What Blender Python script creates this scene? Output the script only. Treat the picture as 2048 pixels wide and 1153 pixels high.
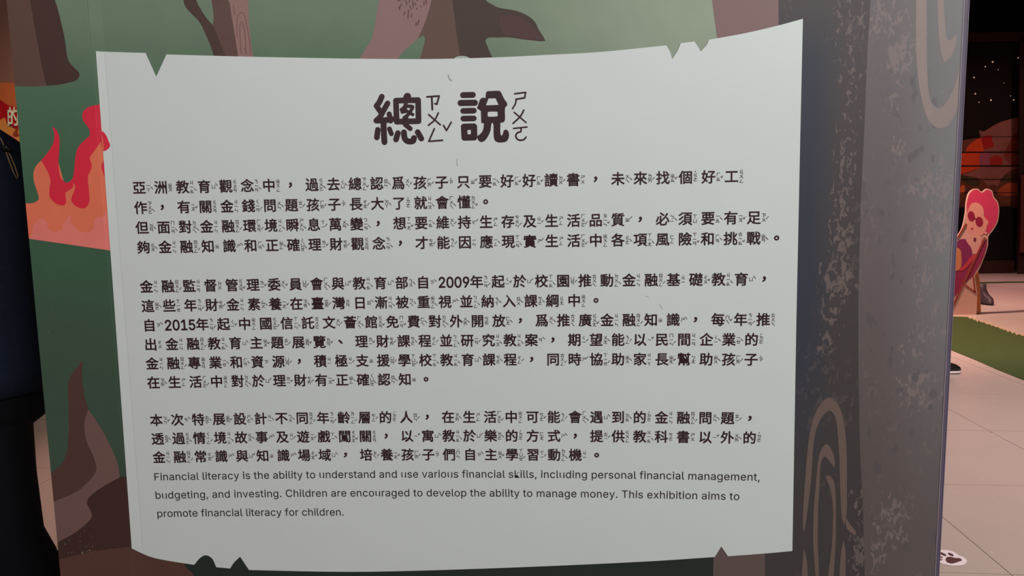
import bpy, bmesh, math, random
from mathutils import Vector, Matrix
from mathutils.geometry import tessellate_polygon
random.seed(7)
scene = bpy.context.scene
for o in list(bpy.data.objects): bpy.data.objects.remove(o)
COL = scene.collection

# ------------------------------------------------------------------ camera
S = 0.045                       # one character cell of the sign, metres
H = 1.25                        # eye height
F_PX, B2 = 1409.476, -1.84937e-3
CX, CY, CZ = 18.6954, -32.4445, -1.37327
PITCH, YAW, ROLL = 0.108538, -0.0481187, -0.0171759
CAM = Vector(((CX-14)*S, CY*S, H))
Z0 = H - CZ*S                   # height of the first text row's centre
fw = Vector((math.sin(YAW)*math.cos(PITCH), math.cos(YAW)*math.cos(PITCH), -math.sin(PITCH)))
rt = fw.cross(Vector((0, 0, 1))).normalized(); up = rt.cross(fw)
R2 = rt*math.cos(ROLL)+up*math.sin(ROLL); U2 = -rt*math.sin(ROLL)+up*math.cos(ROLL)
cd = bpy.data.cameras.new('camera'); cam = bpy.data.objects.new('camera', cd); COL.objects.link(cam)
cd.sensor_width = 36; cd.lens = F_PX*36/2048; cd.clip_start = .05; cd.clip_end = 100
M3 = Matrix((R2, U2, -fw)).transposed()
cam.matrix_world = Matrix.Translation(CAM) @ M3.to_4x4()
scene.camera = cam

# ------------------------------------------------------------------ light and exposure
scene.view_settings.view_transform = 'Standard'; scene.view_settings.look = 'None'
scene.view_settings.gamma = 1; scene.view_settings.exposure = 0.0
scene.view_settings.use_curve_mapping = False
w = bpy.data.worlds.new('world'); scene.world = w; w.use_nodes = True
w.node_tree.nodes['Background'].inputs[0].default_value = (0.75, 0.72, 0.8, 1)
w.node_tree.nodes['Background'].inputs[1].default_value = 0.17
def area(name, loc, target, sx, sy, power, colour):
    l = bpy.data.lights.new(name, 'AREA'); l.shape = 'RECTANGLE'; l.size = sx; l.size_y = sy
    l.energy = power; l.color = colour
    o = bpy.data.objects.new(name, l); COL.objects.link(o); o.location = loc
    o.rotation_euler = (Vector(target)-Vector(loc)).to_track_quat('-Z', 'Y').to_euler(); return o
def spot(name, loc, target, power, colour, size=70, blend=.6, rad=.06):
    l = bpy.data.lights.new(name, 'SPOT'); l.energy = power; l.color = colour
    l.spot_size = math.radians(size); l.spot_blend = blend; l.shadow_soft_size = rad
    o = bpy.data.objects.new(name, l); COL.objects.link(o); o.location = loc
    o.rotation_euler = (Vector(target)-Vector(loc)).to_track_quat('-Z', 'Y').to_euler(); return o
area('ceiling_softlight_front', (1.9, -2.6, 2.95), (0.5, 0, 1.2), 1.8, 1.2, 70, (0.93, 1.0, 0.98))
area('ceiling_softlight_rear', (-1.0, -3.4, 2.95), (0.1, 0, 1.0), 1.6, 1.2, 34, (1.0, 0.95, 0.94))
spot('floor_spot_near', (3.2, 2.2, 3.1), (2.6, 2.6, 0), 430, (1.0, .72, .66), 110)
spot('floor_spot_mid', (3.6, 6.2, 3.1), (4.0, 6.4, 0), 760, (1.0, .58, .46), 100)
spot('floor_spot_far', (6.5, 8.8, 3.1), (6.8, 9.0, 0), 400, (1.0, .48, .44), 100)
spot('mural_fill', (7.2, 7.0, 3.2), (8.0, 10.2, 1.7), 150, (1.0, .72, .62), 70)  # unseen lamp, added to brighten the painted hills
spot('banner_spot', (-1.6, 1.6, 3.1), (-2.0, 3.2, 1.7), 110, (1.0, .8, .65), 80)
spot('floor_spot_left', (-1.3, 2.4, 3.1), (-1.2, 2.2, 0), 230, (1.0, .62, .5), 60)

# ------------------------------------------------------------------ helpers
def srgb(v):
    v /= 255.0
    return v/12.92 if v <= .04045 else ((v+.055)/1.055)**2.4
def C(r, g, b, e=0.6):
    """surface colour of a print that reads (r,g,b) under illumination e"""
    return tuple(min(1, srgb(v)/e) for v in (r, g, b))+(1,)
def mat(name, col, rough=.5, spec=.35, noise=.04, nscale=60, emis=0, metal=0):
    m = bpy.data.materials.new(name); m.use_nodes = True; nt = m.node_tree; b = nt.nodes['Principled BSDF']
    b.inputs['Roughness'].default_value = rough; b.inputs['Specular IOR Level'].default_value = spec
    b.inputs['Metallic'].default_value = metal
    if noise:
        tc = nt.nodes.new('ShaderNodeTexCoord'); n = nt.nodes.new('ShaderNodeTexNoise'); n.inputs['Scale'].default_value = nscale
        n.inputs['Detail'].default_value = 3
        mx = nt.nodes.new('ShaderNodeMix'); mx.data_type = 'RGBA'
        mx.inputs[6].default_value = tuple(c*(1-noise*2) for c in col[:3])+(1,)
        mx.inputs[7].default_value = tuple(min(1, c*(1+noise*2)) for c in col[:3])+(1,)
        nt.links.new(tc.outputs['Object'], n.inputs['Vector']); nt.links.new(n.outputs['Fac'], mx.inputs[0])
        nt.links.new(mx.outputs[2], b.inputs['Base Color'])
    else: b.inputs['Base Color'].default_value = col
    if emis:
        b.inputs['Emission Color'].default_value = col; b.inputs['Emission Strength'].default_value = emis
    return m
def link(name, me, m=None, parent=None):
    o = bpy.data.objects.new(name, me); COL.objects.link(o)
    if m: me.materials.append(m)
    if parent is not None:
        o.parent = parent; o.matrix_parent_inverse = Matrix.Translation(parent.location).inverted() if parent.rotation_euler.z == 0 else parent.matrix_basis.inverted()
    return o
def mesh(name, vs, fs, m=None, parent=None, smooth=False):
    me = bpy.data.meshes.new(name); me.from_pydata([tuple(v) for v in vs], [], fs); me.update()
    if smooth:
        for p in me.polygons: p.use_smooth = True
    return link(name, me, m, parent)
def tag(o, label, cat, group=None, kind=None):
    o['label'] = label; o['category'] = cat
    if group: o['group'] = group
    if kind: o['kind'] = kind
    return o
def empty(name, loc, rz=0):
    o = bpy.data.objects.new(name, None); COL.objects.link(o); o.location = loc; o.rotation_euler = (0, 0, rz)
    o.empty_display_size = .1; return o
def bm_obj(name, bm, m=None, parent=None, smooth=False):
    me = bpy.data.meshes.new(name); bm.to_mesh(me); bm.free()
    if smooth:
        for p in me.polygons: p.use_smooth = True
    return link(name, me, m, parent)
def box(name, lo, hi, m=None, parent=None, bevel=0):
    bm = bmesh.new(); bmesh.ops.create_cube(bm, size=1)
    for v in bm.verts: v.co = Vector([lo[i]+(v.co[i]+.5)*(hi[i]-lo[i]) for i in range(3)])
    if bevel: bmesh.ops.bevel(bm, geom=bm.edges[:], offset=bevel, segments=2, affect='EDGES')
    return bm_obj(name, bm, m, parent)

def ray(px, py):
    return (fw + R2*((px-1024)/F_PX) - U2*((py-576.5)/F_PX)).normalized()
def on_floor(px, py, z=0.0):
    d = ray(px, py); return CAM + d*((z-CAM.z)/d.z)
def on_plane(px, py, Y):
    d = ray(px, py); return CAM + d*((Y-CAM.y)/d.y)

# the front surface of the exhibition wall: a shallow concave curve with a lapped covering seam at the left
def base_y(x): return S*B2*(x/S)**2
def flat_hit(px, py):
    d = ray(px, py); t = (0-CAM.y)/d.y
    for _ in range(12):
        p = CAM+d*t; t = (base_y(p.x)-CAM.y)/d.y
    p = CAM+d*t; return p.x, p.z
SX1 = flat_hit(188, 150)[0]; SX2 = flat_hit(214, 150)[0]
def lap(x):
    if x >= SX2: return 0
    if x >= SX1: return .0022*(SX2-x)/(SX2-SX1)
    return .0022+.0006*min(1, (SX1-x)/.0015)
def surf_y(x): return base_y(x)-lap(x)
def wall_hit(px, py):
    d = ray(px, py); t = (0-CAM.y)/d.y
    for _ in range(14):
        p = CAM+d*t; t = (surf_y(p.x)-CAM.y)/d.y
    p = CAM+d*t; return (p.x, p.z)
CUTS = sorted([SX1, SX1-.0015, SX2]+[k*.06 for k in range(-14, 20)])

def smooth_loop(pts, n=5, closed=True):
    """Catmull-Rom through the points; a third entry marks a sharp corner"""
    P = [(p[0], p[1]) for p in pts]; sharp = [len(p) > 2 for p in pts]; N = len(P); out = []
    rng = range(N) if closed else range(N-1)
    for i in rng:
        p1, p2 = P[i], P[(i+1) % N]
        p0 = p1 if sharp[i] or (not closed and i == 0) else P[(i-1) % N]
        p3 = p2 if sharp[(i+1) % N] or (not closed and i == N-2) else P[(i+2) % N]
        L = math.dist(p1, p2); k = 1 if (sharp[i] and sharp[(i+1) % N]) else max(2, min(n, int(L/2)+1))
        a = max(math.dist(p0, p1), 1e-6); b = max(math.dist(p2, p3), 1e-6); L = max(L, 1e-6)
        m1 = tuple((p2[j]-p0[j])*L/(a+L) if a > 1e-5 else p2[j]-p1[j] for j in (0, 1))
        m2 = tuple((p3[j]-p1[j])*L/(b+L) if b > 1e-5 else p2[j]-p1[j] for j in (0, 1))
        for s in range(k):
            t = s/k; h0 = 2*t**3-3*t*t+1; h1 = t**3-2*t*t+t; h2 = -2*t**3+3*t*t; h3 = t**3-t*t
            out.append(tuple(h0*p1[j]+h1*m1[j]+h2*p2[j]+h3*m2[j] for j in (0, 1)))
    if not closed: out.append(P[-1])
    return out
def sh(*xy):
    """all-sharp polygon"""
    return [(x, y, 1) for x, y in xy]
def fill2d(loops):
    """loops of 2-D points -> (verts, tris)"""
    vs = [Vector((p[0], p[1], 0)) for l in loops for p in l]
    tr = tessellate_polygon([[Vector((p[0], p[1], 0)) for p in l] for l in loops])
    return [(v.x, v.y) for v in vs], [tuple(t) for t in tr]
def panel_mesh(name, loops, off, m, parent, thick=0):
    """flat outline(s) in wall coordinates (x, z) -> sheet that follows the wall's curve, off metres proud of it"""
    vs, tr = fill2d(loops)
    bm = bmesh.new(); bv = [bm.verts.new((x, z, 0)) for x, z in vs]
    for t in tr:
        try: bm.faces.new([bv[i] for i in t])
        except ValueError: pass
    x0 = min(v[0] for v in vs); x1 = max(v[0] for v in vs)
    for c in CUTS:
        if x0 < c < x1:
            bmesh.ops.bisect_plane(bm, geom=bm.verts[:]+bm.edges[:]+bm.faces[:], plane_co=(c, 0, 0), plane_no=(1, 0, 0), dist=1e-6)
    for v in bm.verts: v.co = Vector((v.co.x, surf_y(v.co.x)-off, v.co.y))
    bmesh.ops.recalc_face_normals(bm, faces=bm.faces[:])
    bm.faces.ensure_lookup_table()
    if sum(f.normal.y*f.calc_area() for f in bm.faces) > 0: bmesh.ops.reverse_faces(bm, faces=bm.faces[:])
    if thick:
        g = bmesh.ops.extrude_face_region(bm, geom=bm.faces[:])
        for v in [e for e in g['geom'] if isinstance(e, bmesh.types.BMVert)]: v.co.y += 0
        # the copy is the front; push the original back
        new = set(e for e in g['geom'] if isinstance(e, bmesh.types.BMVert))
        for v in bm.verts:
            if v not in new: v.co.y += thick
        bmesh.ops.recalc_face_normals(bm, faces=bm.faces[:])
    return bm_obj(name, bm, m, parent)
def jitter(vs, fs, lo, hi):
    """one small random lift per connected piece, so that overlapping strokes never share a plane"""
    par = list(range(len(vs)))
    def find(a):
        while par[a] != a: par[a] = par[par[a]]; a = par[a]
        return a
    for f in fs:
        for b in f[1:]: par[find(b)] = find(f[0])
    lift = {}
    return [lift.setdefault(find(i), random.uniform(lo, hi)) for i in range(len(vs))]
def capsule(path, wd, n=8):
    """2-D triangles of a round-ended stroke (list of tri soup)"""
    vs, fs = [], []
    for a, b in zip(path, path[1:]):
        dx, dy = b[0]-a[0], b[1]-a[1]; L = math.hypot(dx, dy) or 1; nx, ny = -dy/L*wd/2, dx/L*wd/2
        k = len(vs); vs += [(a[0]+nx, a[1]+ny), (a[0]-nx, a[1]-ny), (b[0]-nx, b[1]-ny), (b[0]+nx, b[1]+ny)]; fs += [(k, k+1, k+2), (k, k+2, k+3)]
    for a in path:
        k = len(vs); vs += [(a[0]+wd/2*math.cos(2*math.pi*i/n), a[1]+wd/2*math.sin(2*math.pi*i/n)) for i in range(n)]
        fs += [(k, k+i, k+i+1) for i in range(1, n-1)]
    return vs, fs

# ------------------------------------------------------------------ floor and room shell
vpd = ray(1156, 397); gang = math.atan2(vpd.y, vpd.x)-math.pi/2      # direction of the tile joints
org = on_floor(2022, 1150); TL = .80
m_tile = mat('floor_tile_polished', (.50, .44, .40, 1), .28, .5, .03, 3)
nt = m_tile.node_tree; bs = nt.nodes['Principled BSDF']; src = bs.inputs['Base Color'].links[0].from_socket
ge = nt.nodes.new('ShaderNodeNewGeometry'); mp = nt.nodes.new('ShaderNodeMapping'); mp.inputs['Scale'].default_value = (.55, 1.2, 1); mp.inputs['Rotation'].default_value = (0, 0, .3)
nf = nt.nodes.new('ShaderNodeTexNoise'); nf.inputs['Scale'].default_value = 34; nf.inputs['Detail'].default_value = 2
rf = nt.nodes.new('ShaderNodeMapRange'); rf.inputs[1].default_value = .715; rf.inputs[2].default_value = .76; rf.inputs[4].default_value = .8
mf = nt.nodes.new('ShaderNodeMix'); mf.data_type = 'RGBA'; mf.inputs[7].default_value = (.85, .78, .72, 1)
nt.links.new(ge.outputs['Position'], mp.inputs[0]); nt.links.new(mp.outputs[0], nf.inputs['Vector']); nt.links.new(nf.outputs['Fac'], rf.inputs[0])
nt.links.new(rf.outputs[0], mf.inputs[0]); nt.links.new(src, mf.inputs[6]); nt.links.new(mf.outputs[2], bs.inputs['Base Color'])
m_grout = mat('grout', (.16, .11, .10, 1), .8, .1, .05)
shell = {}
shell['floor'] = fl = box('floor', (-7, -4.5, -.06), (11.5, 12.2, -.004), m_grout); fl['kind'] = 'structure'
bm = bmesh.new(); bmesh.ops.create_cube(bm, size=1)
for v in bm.verts: v.co = Vector((v.co.x*(TL-.003), v.co.y*(TL-.003), v.co.z*.004-.002))
tile_me = bpy.data.meshes.new('floor_tile'); bm.to_mesh(tile_me); bm.free(); tile_me.materials.append(m_tile)
cg, sg = math.cos(gang), math.sin(gang); ntile = 0; rest_v, rest_f = [], []
for i in range(-16, 18):
    for j in range(-14, 18):
        c = org+Vector((cg*(i+.5)*TL-sg*(j+.5)*TL, sg*(i+.5)*TL+cg*(j+.5)*TL, 0))
        if not (-7+.1 < c.x < 11.5-.1 and -4.5+.1 < c.y < 12.2-.1): continue
        # keep to the stretch of floor the photograph can show, plus a margin
        d = c-CAM; z = d.dot(fw); px = 1024+F_PX*d.dot(R2)/max(z, .01)
        if z < .5 or not (-500 < px < 2700) or ntile >= 295:
            k = len(rest_v); h_ = (TL-.003)/2
            for sx, sy in ((-1, -1), (1, -1), (1, 1), (-1, 1)): rest_v.append((c.x+cg*sx*h_-sg*sy*h_, c.y+sg*sx*h_+cg*sy*h_, 0))
            rest_f.append((k, k+1, k+2, k+3)); continue
        o = bpy.data.objects.new('floor_tile', tile_me); COL.objects.link(o); o.parent = fl
        o.location = (c.x, c.y, 0); o.rotation_euler = (0, 0, gang); ntile += 1
rt_ = mesh('outer_tiles', rest_v, rest_f, m_tile, fl); rt_['kind'] = 'stuff'
m_dark = mat('dark_wall_paint', (.012, .008, .008, 1), .8, .1, .05)
for n, lo, hi in (('wall_back', (-7, 12.2, -.06), (11.5, 12.35, 5.0)), ('wall_left', (-7.15, -4.5, -.06), (-7, 12.35, 5.0)),
                  ('wall_right', (11.5, -4.5, -.06), (11.65, 12.35, 5.0)), ('wall_front', (-7.15, -4.65, -.06), (11.65, -4.5, 5.0))):
    box(n, lo, hi, m_dark)['kind'] = 'structure'
box('ceiling', (-7.15, -4.65, 5.0), (11.65, 12.35, 5.1), m_dark)['kind'] = 'structure'

# ------------------------------------------------------------------ exhibition wall and its print
def edge_pt(p, q, z):
    a, b = wall_hit(*p), wall_hit(*q); t = (z-a[1])/(b[1]-a[1]); return (a[0]+(b[0]-a[0])*t, z)
LT, LB = (13, 0), (120, 1140); RT, RB = (1928, 0), (1869.5, 1153); OT, OB = (1940, 0), (1879, 1153)
ZT = 2.6
wallE = empty('exhibition_wall', (0.05, 0.02, 0))
tag(wallE, 'freestanding wall panel printed with green forest, brown tree trunks, red flames and stone', 'partition wall')
def green_material():
    m = bpy.data.materials.new('forest_print_and_sheen'); m.use_nodes = True; nt = m.node_tree; b = nt.nodes['Principled BSDF']
    b.inputs['Roughness'].default_value = .5; b.inputs['Specular IOR Level'].default_value = .3
    tc = nt.nodes.new('ShaderNodeTexCoord'); sp = nt.nodes.new('ShaderNodeSeparateXYZ'); nt.links.new(tc.outputs['Object'], sp.inputs[0])
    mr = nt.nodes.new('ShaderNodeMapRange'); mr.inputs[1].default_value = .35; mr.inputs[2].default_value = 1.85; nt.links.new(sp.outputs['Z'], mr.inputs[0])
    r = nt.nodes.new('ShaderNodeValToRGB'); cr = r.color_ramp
    pts = [(.50, C(28, 33, 30, .45)), (.74, C(50, 63, 52, .5)), (1.0, C(51, 67, 54, .52)), (1.32, C(52, 80, 58, .53)), (1.50, C(65, 88, 68, .55)), (1.64, C(90, 105, 86, .57)), (1.78, C(103, 114, 98, .58))]  # pale upper stops: print gradient plus ceiling sheen, put into the colour
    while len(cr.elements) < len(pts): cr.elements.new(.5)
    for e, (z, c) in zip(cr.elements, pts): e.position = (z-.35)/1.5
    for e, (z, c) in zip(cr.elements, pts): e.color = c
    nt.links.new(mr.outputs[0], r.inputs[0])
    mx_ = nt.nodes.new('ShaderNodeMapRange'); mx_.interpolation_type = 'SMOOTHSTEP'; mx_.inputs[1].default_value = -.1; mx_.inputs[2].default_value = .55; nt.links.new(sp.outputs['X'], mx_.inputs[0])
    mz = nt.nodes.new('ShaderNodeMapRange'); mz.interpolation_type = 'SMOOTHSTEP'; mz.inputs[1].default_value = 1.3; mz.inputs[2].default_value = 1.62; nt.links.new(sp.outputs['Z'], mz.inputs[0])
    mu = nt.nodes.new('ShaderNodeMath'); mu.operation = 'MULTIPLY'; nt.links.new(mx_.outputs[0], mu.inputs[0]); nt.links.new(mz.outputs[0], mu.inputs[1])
    mix = nt.nodes.new('ShaderNodeMix'); mix.data_type = 'RGBA'; nt.links.new(mu.outputs[0], mix.inputs[0]); nt.links.new(r.outputs[0], mix.inputs[6]); mix.inputs[7].default_value = C(136, 142, 125, .68)  # top-right olive: printed tone with gloss reflection mixed into the colour
    # printed paper grain
    n = nt.nodes.new('ShaderNodeTexNoise'); n.inputs['Scale'].default_value = 14; n.inputs['Detail'].default_value = 6; nt.links.new(tc.outputs['Object'], n.inputs['Vector'])
    mr2 = nt.nodes.new('ShaderNodeMapRange'); mr2.inputs[3].default_value = .9; mr2.inputs[4].default_value = 1.1; nt.links.new(n.outputs['Fac'], mr2.inputs[0])
    vm = nt.nodes.new('ShaderNodeVectorMath'); vm.operation = 'SCALE'; nt.links.new(mix.outputs[2], vm.inputs[0]); nt.links.new(mr2.outputs[0], vm.inputs['Scale'])
    nt.links.new(vm.outputs[0], b.inputs['Base Color']); return m
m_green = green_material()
def stone_material(name, base_top, base_bot, fleck, dens, darkf=None, xr=None, base_r=None, dark_amt=0, cool=None, regions=(), drift_amt=.42):
    """mottled bark/stone print: vertical base gradient, pale flecks gathered in drifts, a few dark flecks"""
    m = bpy.data.materials.new(name); m.use_nodes = True; nt = m.node_tree; b = nt.nodes['Principled BSDF']; L = nt.links
    b.inputs['Roughness'].default_value = .5; b.inputs['Specular IOR Level'].default_value = .3
    tc = nt.nodes.new('ShaderNodeTexCoord'); sp = nt.nodes.new('ShaderNodeSeparateXYZ'); L.new(tc.outputs['Object'], sp.inputs[0])
    def rng(src, a, b_, c=0, d=1, smooth=True):
        r = nt.nodes.new('ShaderNodeMapRange'); r.interpolation_type = 'SMOOTHSTEP' if smooth else 'LINEAR'
        for i, v in enumerate((a, b_, c, d)): r.inputs[i+1].default_value = v
        L.new(src, r.inputs[0]); return r.outputs[0]
    def mixc(f, a, b_):
        x = nt.nodes.new('ShaderNodeMix'); x.data_type = 'RGBA'; L.new(f, x.inputs[0])
        for s, i in ((a, 6), (b_, 7)):
            if isinstance(s, tuple): x.inputs[i].default_value = s
            else: L.new(s, x.inputs[i])
        return x.outputs[2]
    def noise(scale, det, sc=(1, 1, 1), off=0, dist=0):
        mp = nt.nodes.new('ShaderNodeMapping'); mp.inputs['Scale'].default_value = sc; mp.inputs['Location'].default_value = (off, off*.7, off*1.3)
        L.new(tc.outputs['Object'], mp.inputs[0]); n = nt.nodes.new('ShaderNodeTexNoise'); n.inputs['Scale'].default_value = scale; n.inputs['Detail'].default_value = det
        n.inputs['Distortion'].default_value = dist; L.new(mp.outputs[0], n.inputs['Vector']); return n.outputs['Fac']
    col = mixc(rng(sp.outputs['Z'], .5, 1.65), base_bot, base_top)
    if cool:
        zf = rng(sp.outputs['Z'], 1.52, 1.66, 1, 0); xf = rng(sp.outputs['X'], cool[0], cool[1], 1, 0)
        cm = nt.nodes.new('ShaderNodeMath'); cm.operation = 'MULTIPLY'; L.new(zf, cm.inputs[0]); L.new(xf, cm.inputs[1])
        cm2 = nt.nodes.new('ShaderNodeMath'); cm2.operation = 'MULTIPLY'; L.new(cm.outputs[0], cm2.inputs[0]); L.new(rng(sp.outputs['Z'], .6, 1.0), cm2.inputs[1])
        col = mixc(cm2.outputs[0], col, cool[2])
    if xr:  # gloss lightening toward the right edge, put into the print colour
        xm = nt.nodes.new('ShaderNodeMath'); xm.operation = 'MULTIPLY'; L.new(rng(sp.outputs['X'], xr[0], xr[1]), xm.inputs[0]); L.new(rng(sp.outputs['Z'], .55, 1.25, .15, 1), xm.inputs[1])
        col = mixc(xm.outputs[0], col, base_r)
    fine = noise(75, 3, (1.3, 1, .75), 3, .6); drift = noise(5.5, 2, (1.6, 1, .8), 9)
    f1 = rng(fine, .56, .60); f2 = rng(drift, dens, dens+.10)
    def mul(a, b_):
        x = nt.nodes.new('ShaderNodeMath'); x.operation = 'MULTIPLY'; L.new(a, x.inputs[0])
        if isinstance(b_, float): x.inputs[1].default_value = b_
        else: L.new(b_, x.inputs[1])
        return x.outputs[0]
    col = mixc(mul(mul(f1, f2), drift_amt), col, fleck)
    if regions:
        tot = None
        for (px, py, rx, ry, st) in regions:
            X0, Zc = wall_hit(px, py); mp = nt.nodes.new('ShaderNodeVectorMath'); mp.operation = 'SUBTRACT'; mp.inputs[1].default_value = (X0, surf_y(X0), Zc)
            L.new(tc.outputs['Object'], mp.inputs[0]); ms_ = nt.nodes.new('ShaderNodeVectorMath'); ms_.operation = 'MULTIPLY'; q_ = 1.55/F_PX
            ms_.inputs[1].default_value = (1/(rx*q_), 0, 1/(ry*q_)); L.new(mp.outputs[0], ms_.inputs[0])
            ln = nt.nodes.new('ShaderNodeVectorMath'); ln.operation = 'LENGTH'; L.new(ms_.outputs[0], ln.inputs[0])
            v_ = rng(ln.outputs['Value'], .1, 1.35, st, 0)
            if tot is None: tot = v_
            else:
                mxn = nt.nodes.new('ShaderNodeMath'); mxn.operation = 'MAXIMUM'; L.new(tot, mxn.inputs[0]); L.new(v_, mxn.inputs[1]); tot = mxn.outputs[0]
        nz = noise(88, 5, (1.25, 1, .62), 57, .9); ad = nt.nodes.new('ShaderNodeMath'); ad.operation = 'MULTIPLY_ADD'; ad.inputs[1].default_value = .17
        L.new(tot, ad.inputs[0]); L.new(nz, ad.inputs[2])
        fl = rng(ad.outputs[0], .625, .675); gate = rng(tot, 0, .12)
        col = mixc(mul(mul(fl, gate), .38), col, fleck)
    if dark_amt:
        df = mul(rng(noise(42, 2, (1.2, 1, .6), 21), .60, .66), rng(noise(4, 1, (1.2, 1, .7), 33), .48, .60))
        col = mixc(mul(df, dark_amt), col, darkf)
    L.new(col, b.inputs['Base Color']); return m

flat_cache = {}
def pm(rgb, e=.55):
    k = (rgb, e)
    if k not in flat_cache:
        flat_cache[k] = mat('print_%d_%d_%d' % rgb, C(*rgb, e), .5, .3, .035, 25)
    return flat_cache[k]
def px2wall(pts): return [wall_hit(x, y) for x, y in pts]
def ap(name, pts, m, layer, n=5, parent=wallE, holes=(), label=None):
    loops = [px2wall(smooth_loop(pts, n))]+[px2wall(smooth_loop(h, n)) for h in holes]
    o = panel_mesh(name, loops, .0002*layer, m, parent)
    if label: o['label'] = label
    return o
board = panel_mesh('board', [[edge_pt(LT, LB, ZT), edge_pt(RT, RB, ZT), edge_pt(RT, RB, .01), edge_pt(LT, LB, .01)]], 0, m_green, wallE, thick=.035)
m_lav = mat('lavender_trim', C(84, 73, 88, .62), .5, .3, .03, 30)
inner = [(edge_pt(RT, RB, z)[0]-.03, z) for z in (ZT, .01)]
panel_mesh('edge_trim', [[inner[0], edge_pt(OT, OB, ZT), edge_pt(OT, OB, .01), inner[1]]], -.003, m_lav, wallE, thick=.03)['label'] = 'lavender grey strip along the right edge'
m_pale = mat('pale_edge', C(150, 134, 140, .65), .4, .4, .02)
a0, a1 = edge_pt(RT, RB, ZT), edge_pt(RT, RB, .01)
panel_mesh('edge_line', [[(a0[0]-.0007, ZT), (a0[0]+.0003, ZT), (a1[0]+.0003, .01), (a1[0]-.0007, .01)]], .0016, m_pale, wallE, thick=.0012)
b0, b1 = edge_pt(OT, OB, ZT), edge_pt(OT, OB, .01)
panel_mesh('edge_line', [[(b0[0]-.0006, ZT), (b0[0]+.0006, ZT), (b1[0]+.0006, .01), (b1[0]-.0006, .01)]], -.0018, mat('lavender_edge', C(104, 92, 108, .62), .4, .4, .02), wallE, thick=.0012)

# right side: stone trunk, in two tones, pink stripe beside it
seamR = [(1742, -120, 1), (1741, 0), (1735, 100), (1729, 250), (1722, 400), (1717, 600), (1717, 740), (1720, 900), (1725, 1000), (1729, 1153), (1731, 1400, 1)]
m_st1 = stone_material('stone_print_dark', C(71, 61, 62, .68), C(52, 46, 46, .5), C(130, 110, 105, .68), .52, cool=(wall_hit(1610, 400)[0], wall_hit(1690, 400)[0], C(51, 52, 62, .66)), drift_amt=.12, regions=((1695, 40, 36, 80, .55), (1705, 170, 24, 90, .45), (1690, 300, 24, 70, .6), (1686, 400, 24, 60, .75), (1682, 480, 28, 60, .95), (1676, 560, 34, 48, 1.1), (1662, 640, 22, 40, .8), (1652, 690, 18, 34, .8), (1716, 1010, 16, 40, .7), (1716, 1100, 18, 70, .8)))
m_st2 = stone_material('stone_print_light', C(98, 87, 88, .66), C(78, 67, 66, .56), C(138, 118, 114, .68), .50, C(72, 66, 72, .66), (.86, 1.02), C(112, 106, 108, .68), .4, drift_amt=.14, regions=((1775, 40, 34, 60, .7), (1805, 100, 40, 60, .9), (1782, 200, 14, 40, .7), (1794, 285, 14, 30, .8), (1870, 370, 44, 50, .8), (1868, 460, 40, 60, .9), (1850, 560, 26, 60, .6), (1868, 660, 30, 50, .6), (1822, 690, 22, 40, .8), (1835, 780, 46, 50, .8), (1785, 1040, 40, 50, .9), (1760, 1110, 30, 40, .6)))
ap('printed_stone', [(1557, -120, 1)]+seamR+[(1530, 1400, 1), (1530, 1108, 1), (1557, 55, 1)], m_st1, 1)['label'] = 'dark stone band beside the sheet'
def board_right(y): # just inside the right edge
    return (1928-.05074*y-1.2, y)
ap('printed_stone', seamR+[board_right(1400)+(1,), board_right(700)+(1,), board_right(-120)+(1,)], m_st2, 1)['label'] = 'lighter mottled grey stone band'
ap('printed_trunk', sh((1421, -120), (1424, 0), (1440, 120), (1470, 600), (1427, 1110), (1422, 1400), (1530, 1400), (1530, 1108), (1557, 55), (1557, -120)),
   stone_material('pink_bark_print', C(122, 94, 93, .7), C(76, 61, 59, .46), C(110, 84, 82, .7), .8), 1)['label'] = 'dusky pink trunk strip'
m_ring1 = pm((132, 114, 110), .68); m_ring2 = mat('ring_print', C(88, 71, 66, .52), .5, .3, .06, 20)
ap('printed_wood_ring', [(1830, -120, 1), (1831.7, 0), (1831.7, 97), (1835.9, 155.4), (1843, 199), (1855.3, 238), (1869.9, 253.8), (1882, 257), (1896.6, 250), (1908, 231), (1915, 214, 1),
   (1919.5, 128, 1), (1911, 165), (1901.4, 189.4), (1886.9, 211.3), (1877, 216.6), (1865, 208.8), (1857.7, 189.4), (1854.8, 155.4), (1853.3, 97), (1852.9, 0), (1851, -120, 1)], m_ring1, 2)
ap('printed_wood_ring', [(1873, -120, 1), (1874.2, 0), (1875.2, 36), (1877.6, 73), (1880.8, 102), (1888, 125, 1), (1901, 114), (1911, 90), (1913, 75), (1911, 69), (1904, 77.7), (1896.6, 81), (1892, 70), (1889, 36), (1887, 0), (1886, -120, 1)], m_ring1, 2)
def z7(p): return [(1590+q[0]/3.088, 780+q[1]/3.088)+tuple(q[2:]) for q in p]
ap('printed_wood_ring', z7([(56, 882, 1), (48, 850), (52, 700), (62, 560), (72, 420), (95, 240), (140, 115), (205, 48), (265, 90), (300, 200), (318, 380), (320, 600), (318, 760), (305, 838, 1), (288, 790), (280, 650), (272, 400), (260, 240), (245, 160), (215, 130), (180, 150), (140, 220), (115, 330), (98, 560), (75, 760)]), m_ring2, 3)
ap('printed_wood_ring', z7([(128, 1400, 1), (125, 1153), (112, 950), (115, 750), (130, 560), (150, 400), (190, 335), (225, 370), (245, 440), (243, 484, 1), (210, 440), (183, 412), (160, 450), (150, 600), (142, 750), (140, 950), (148, 1153), (150, 1400, 1)]), m_ring2, 3)
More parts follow.
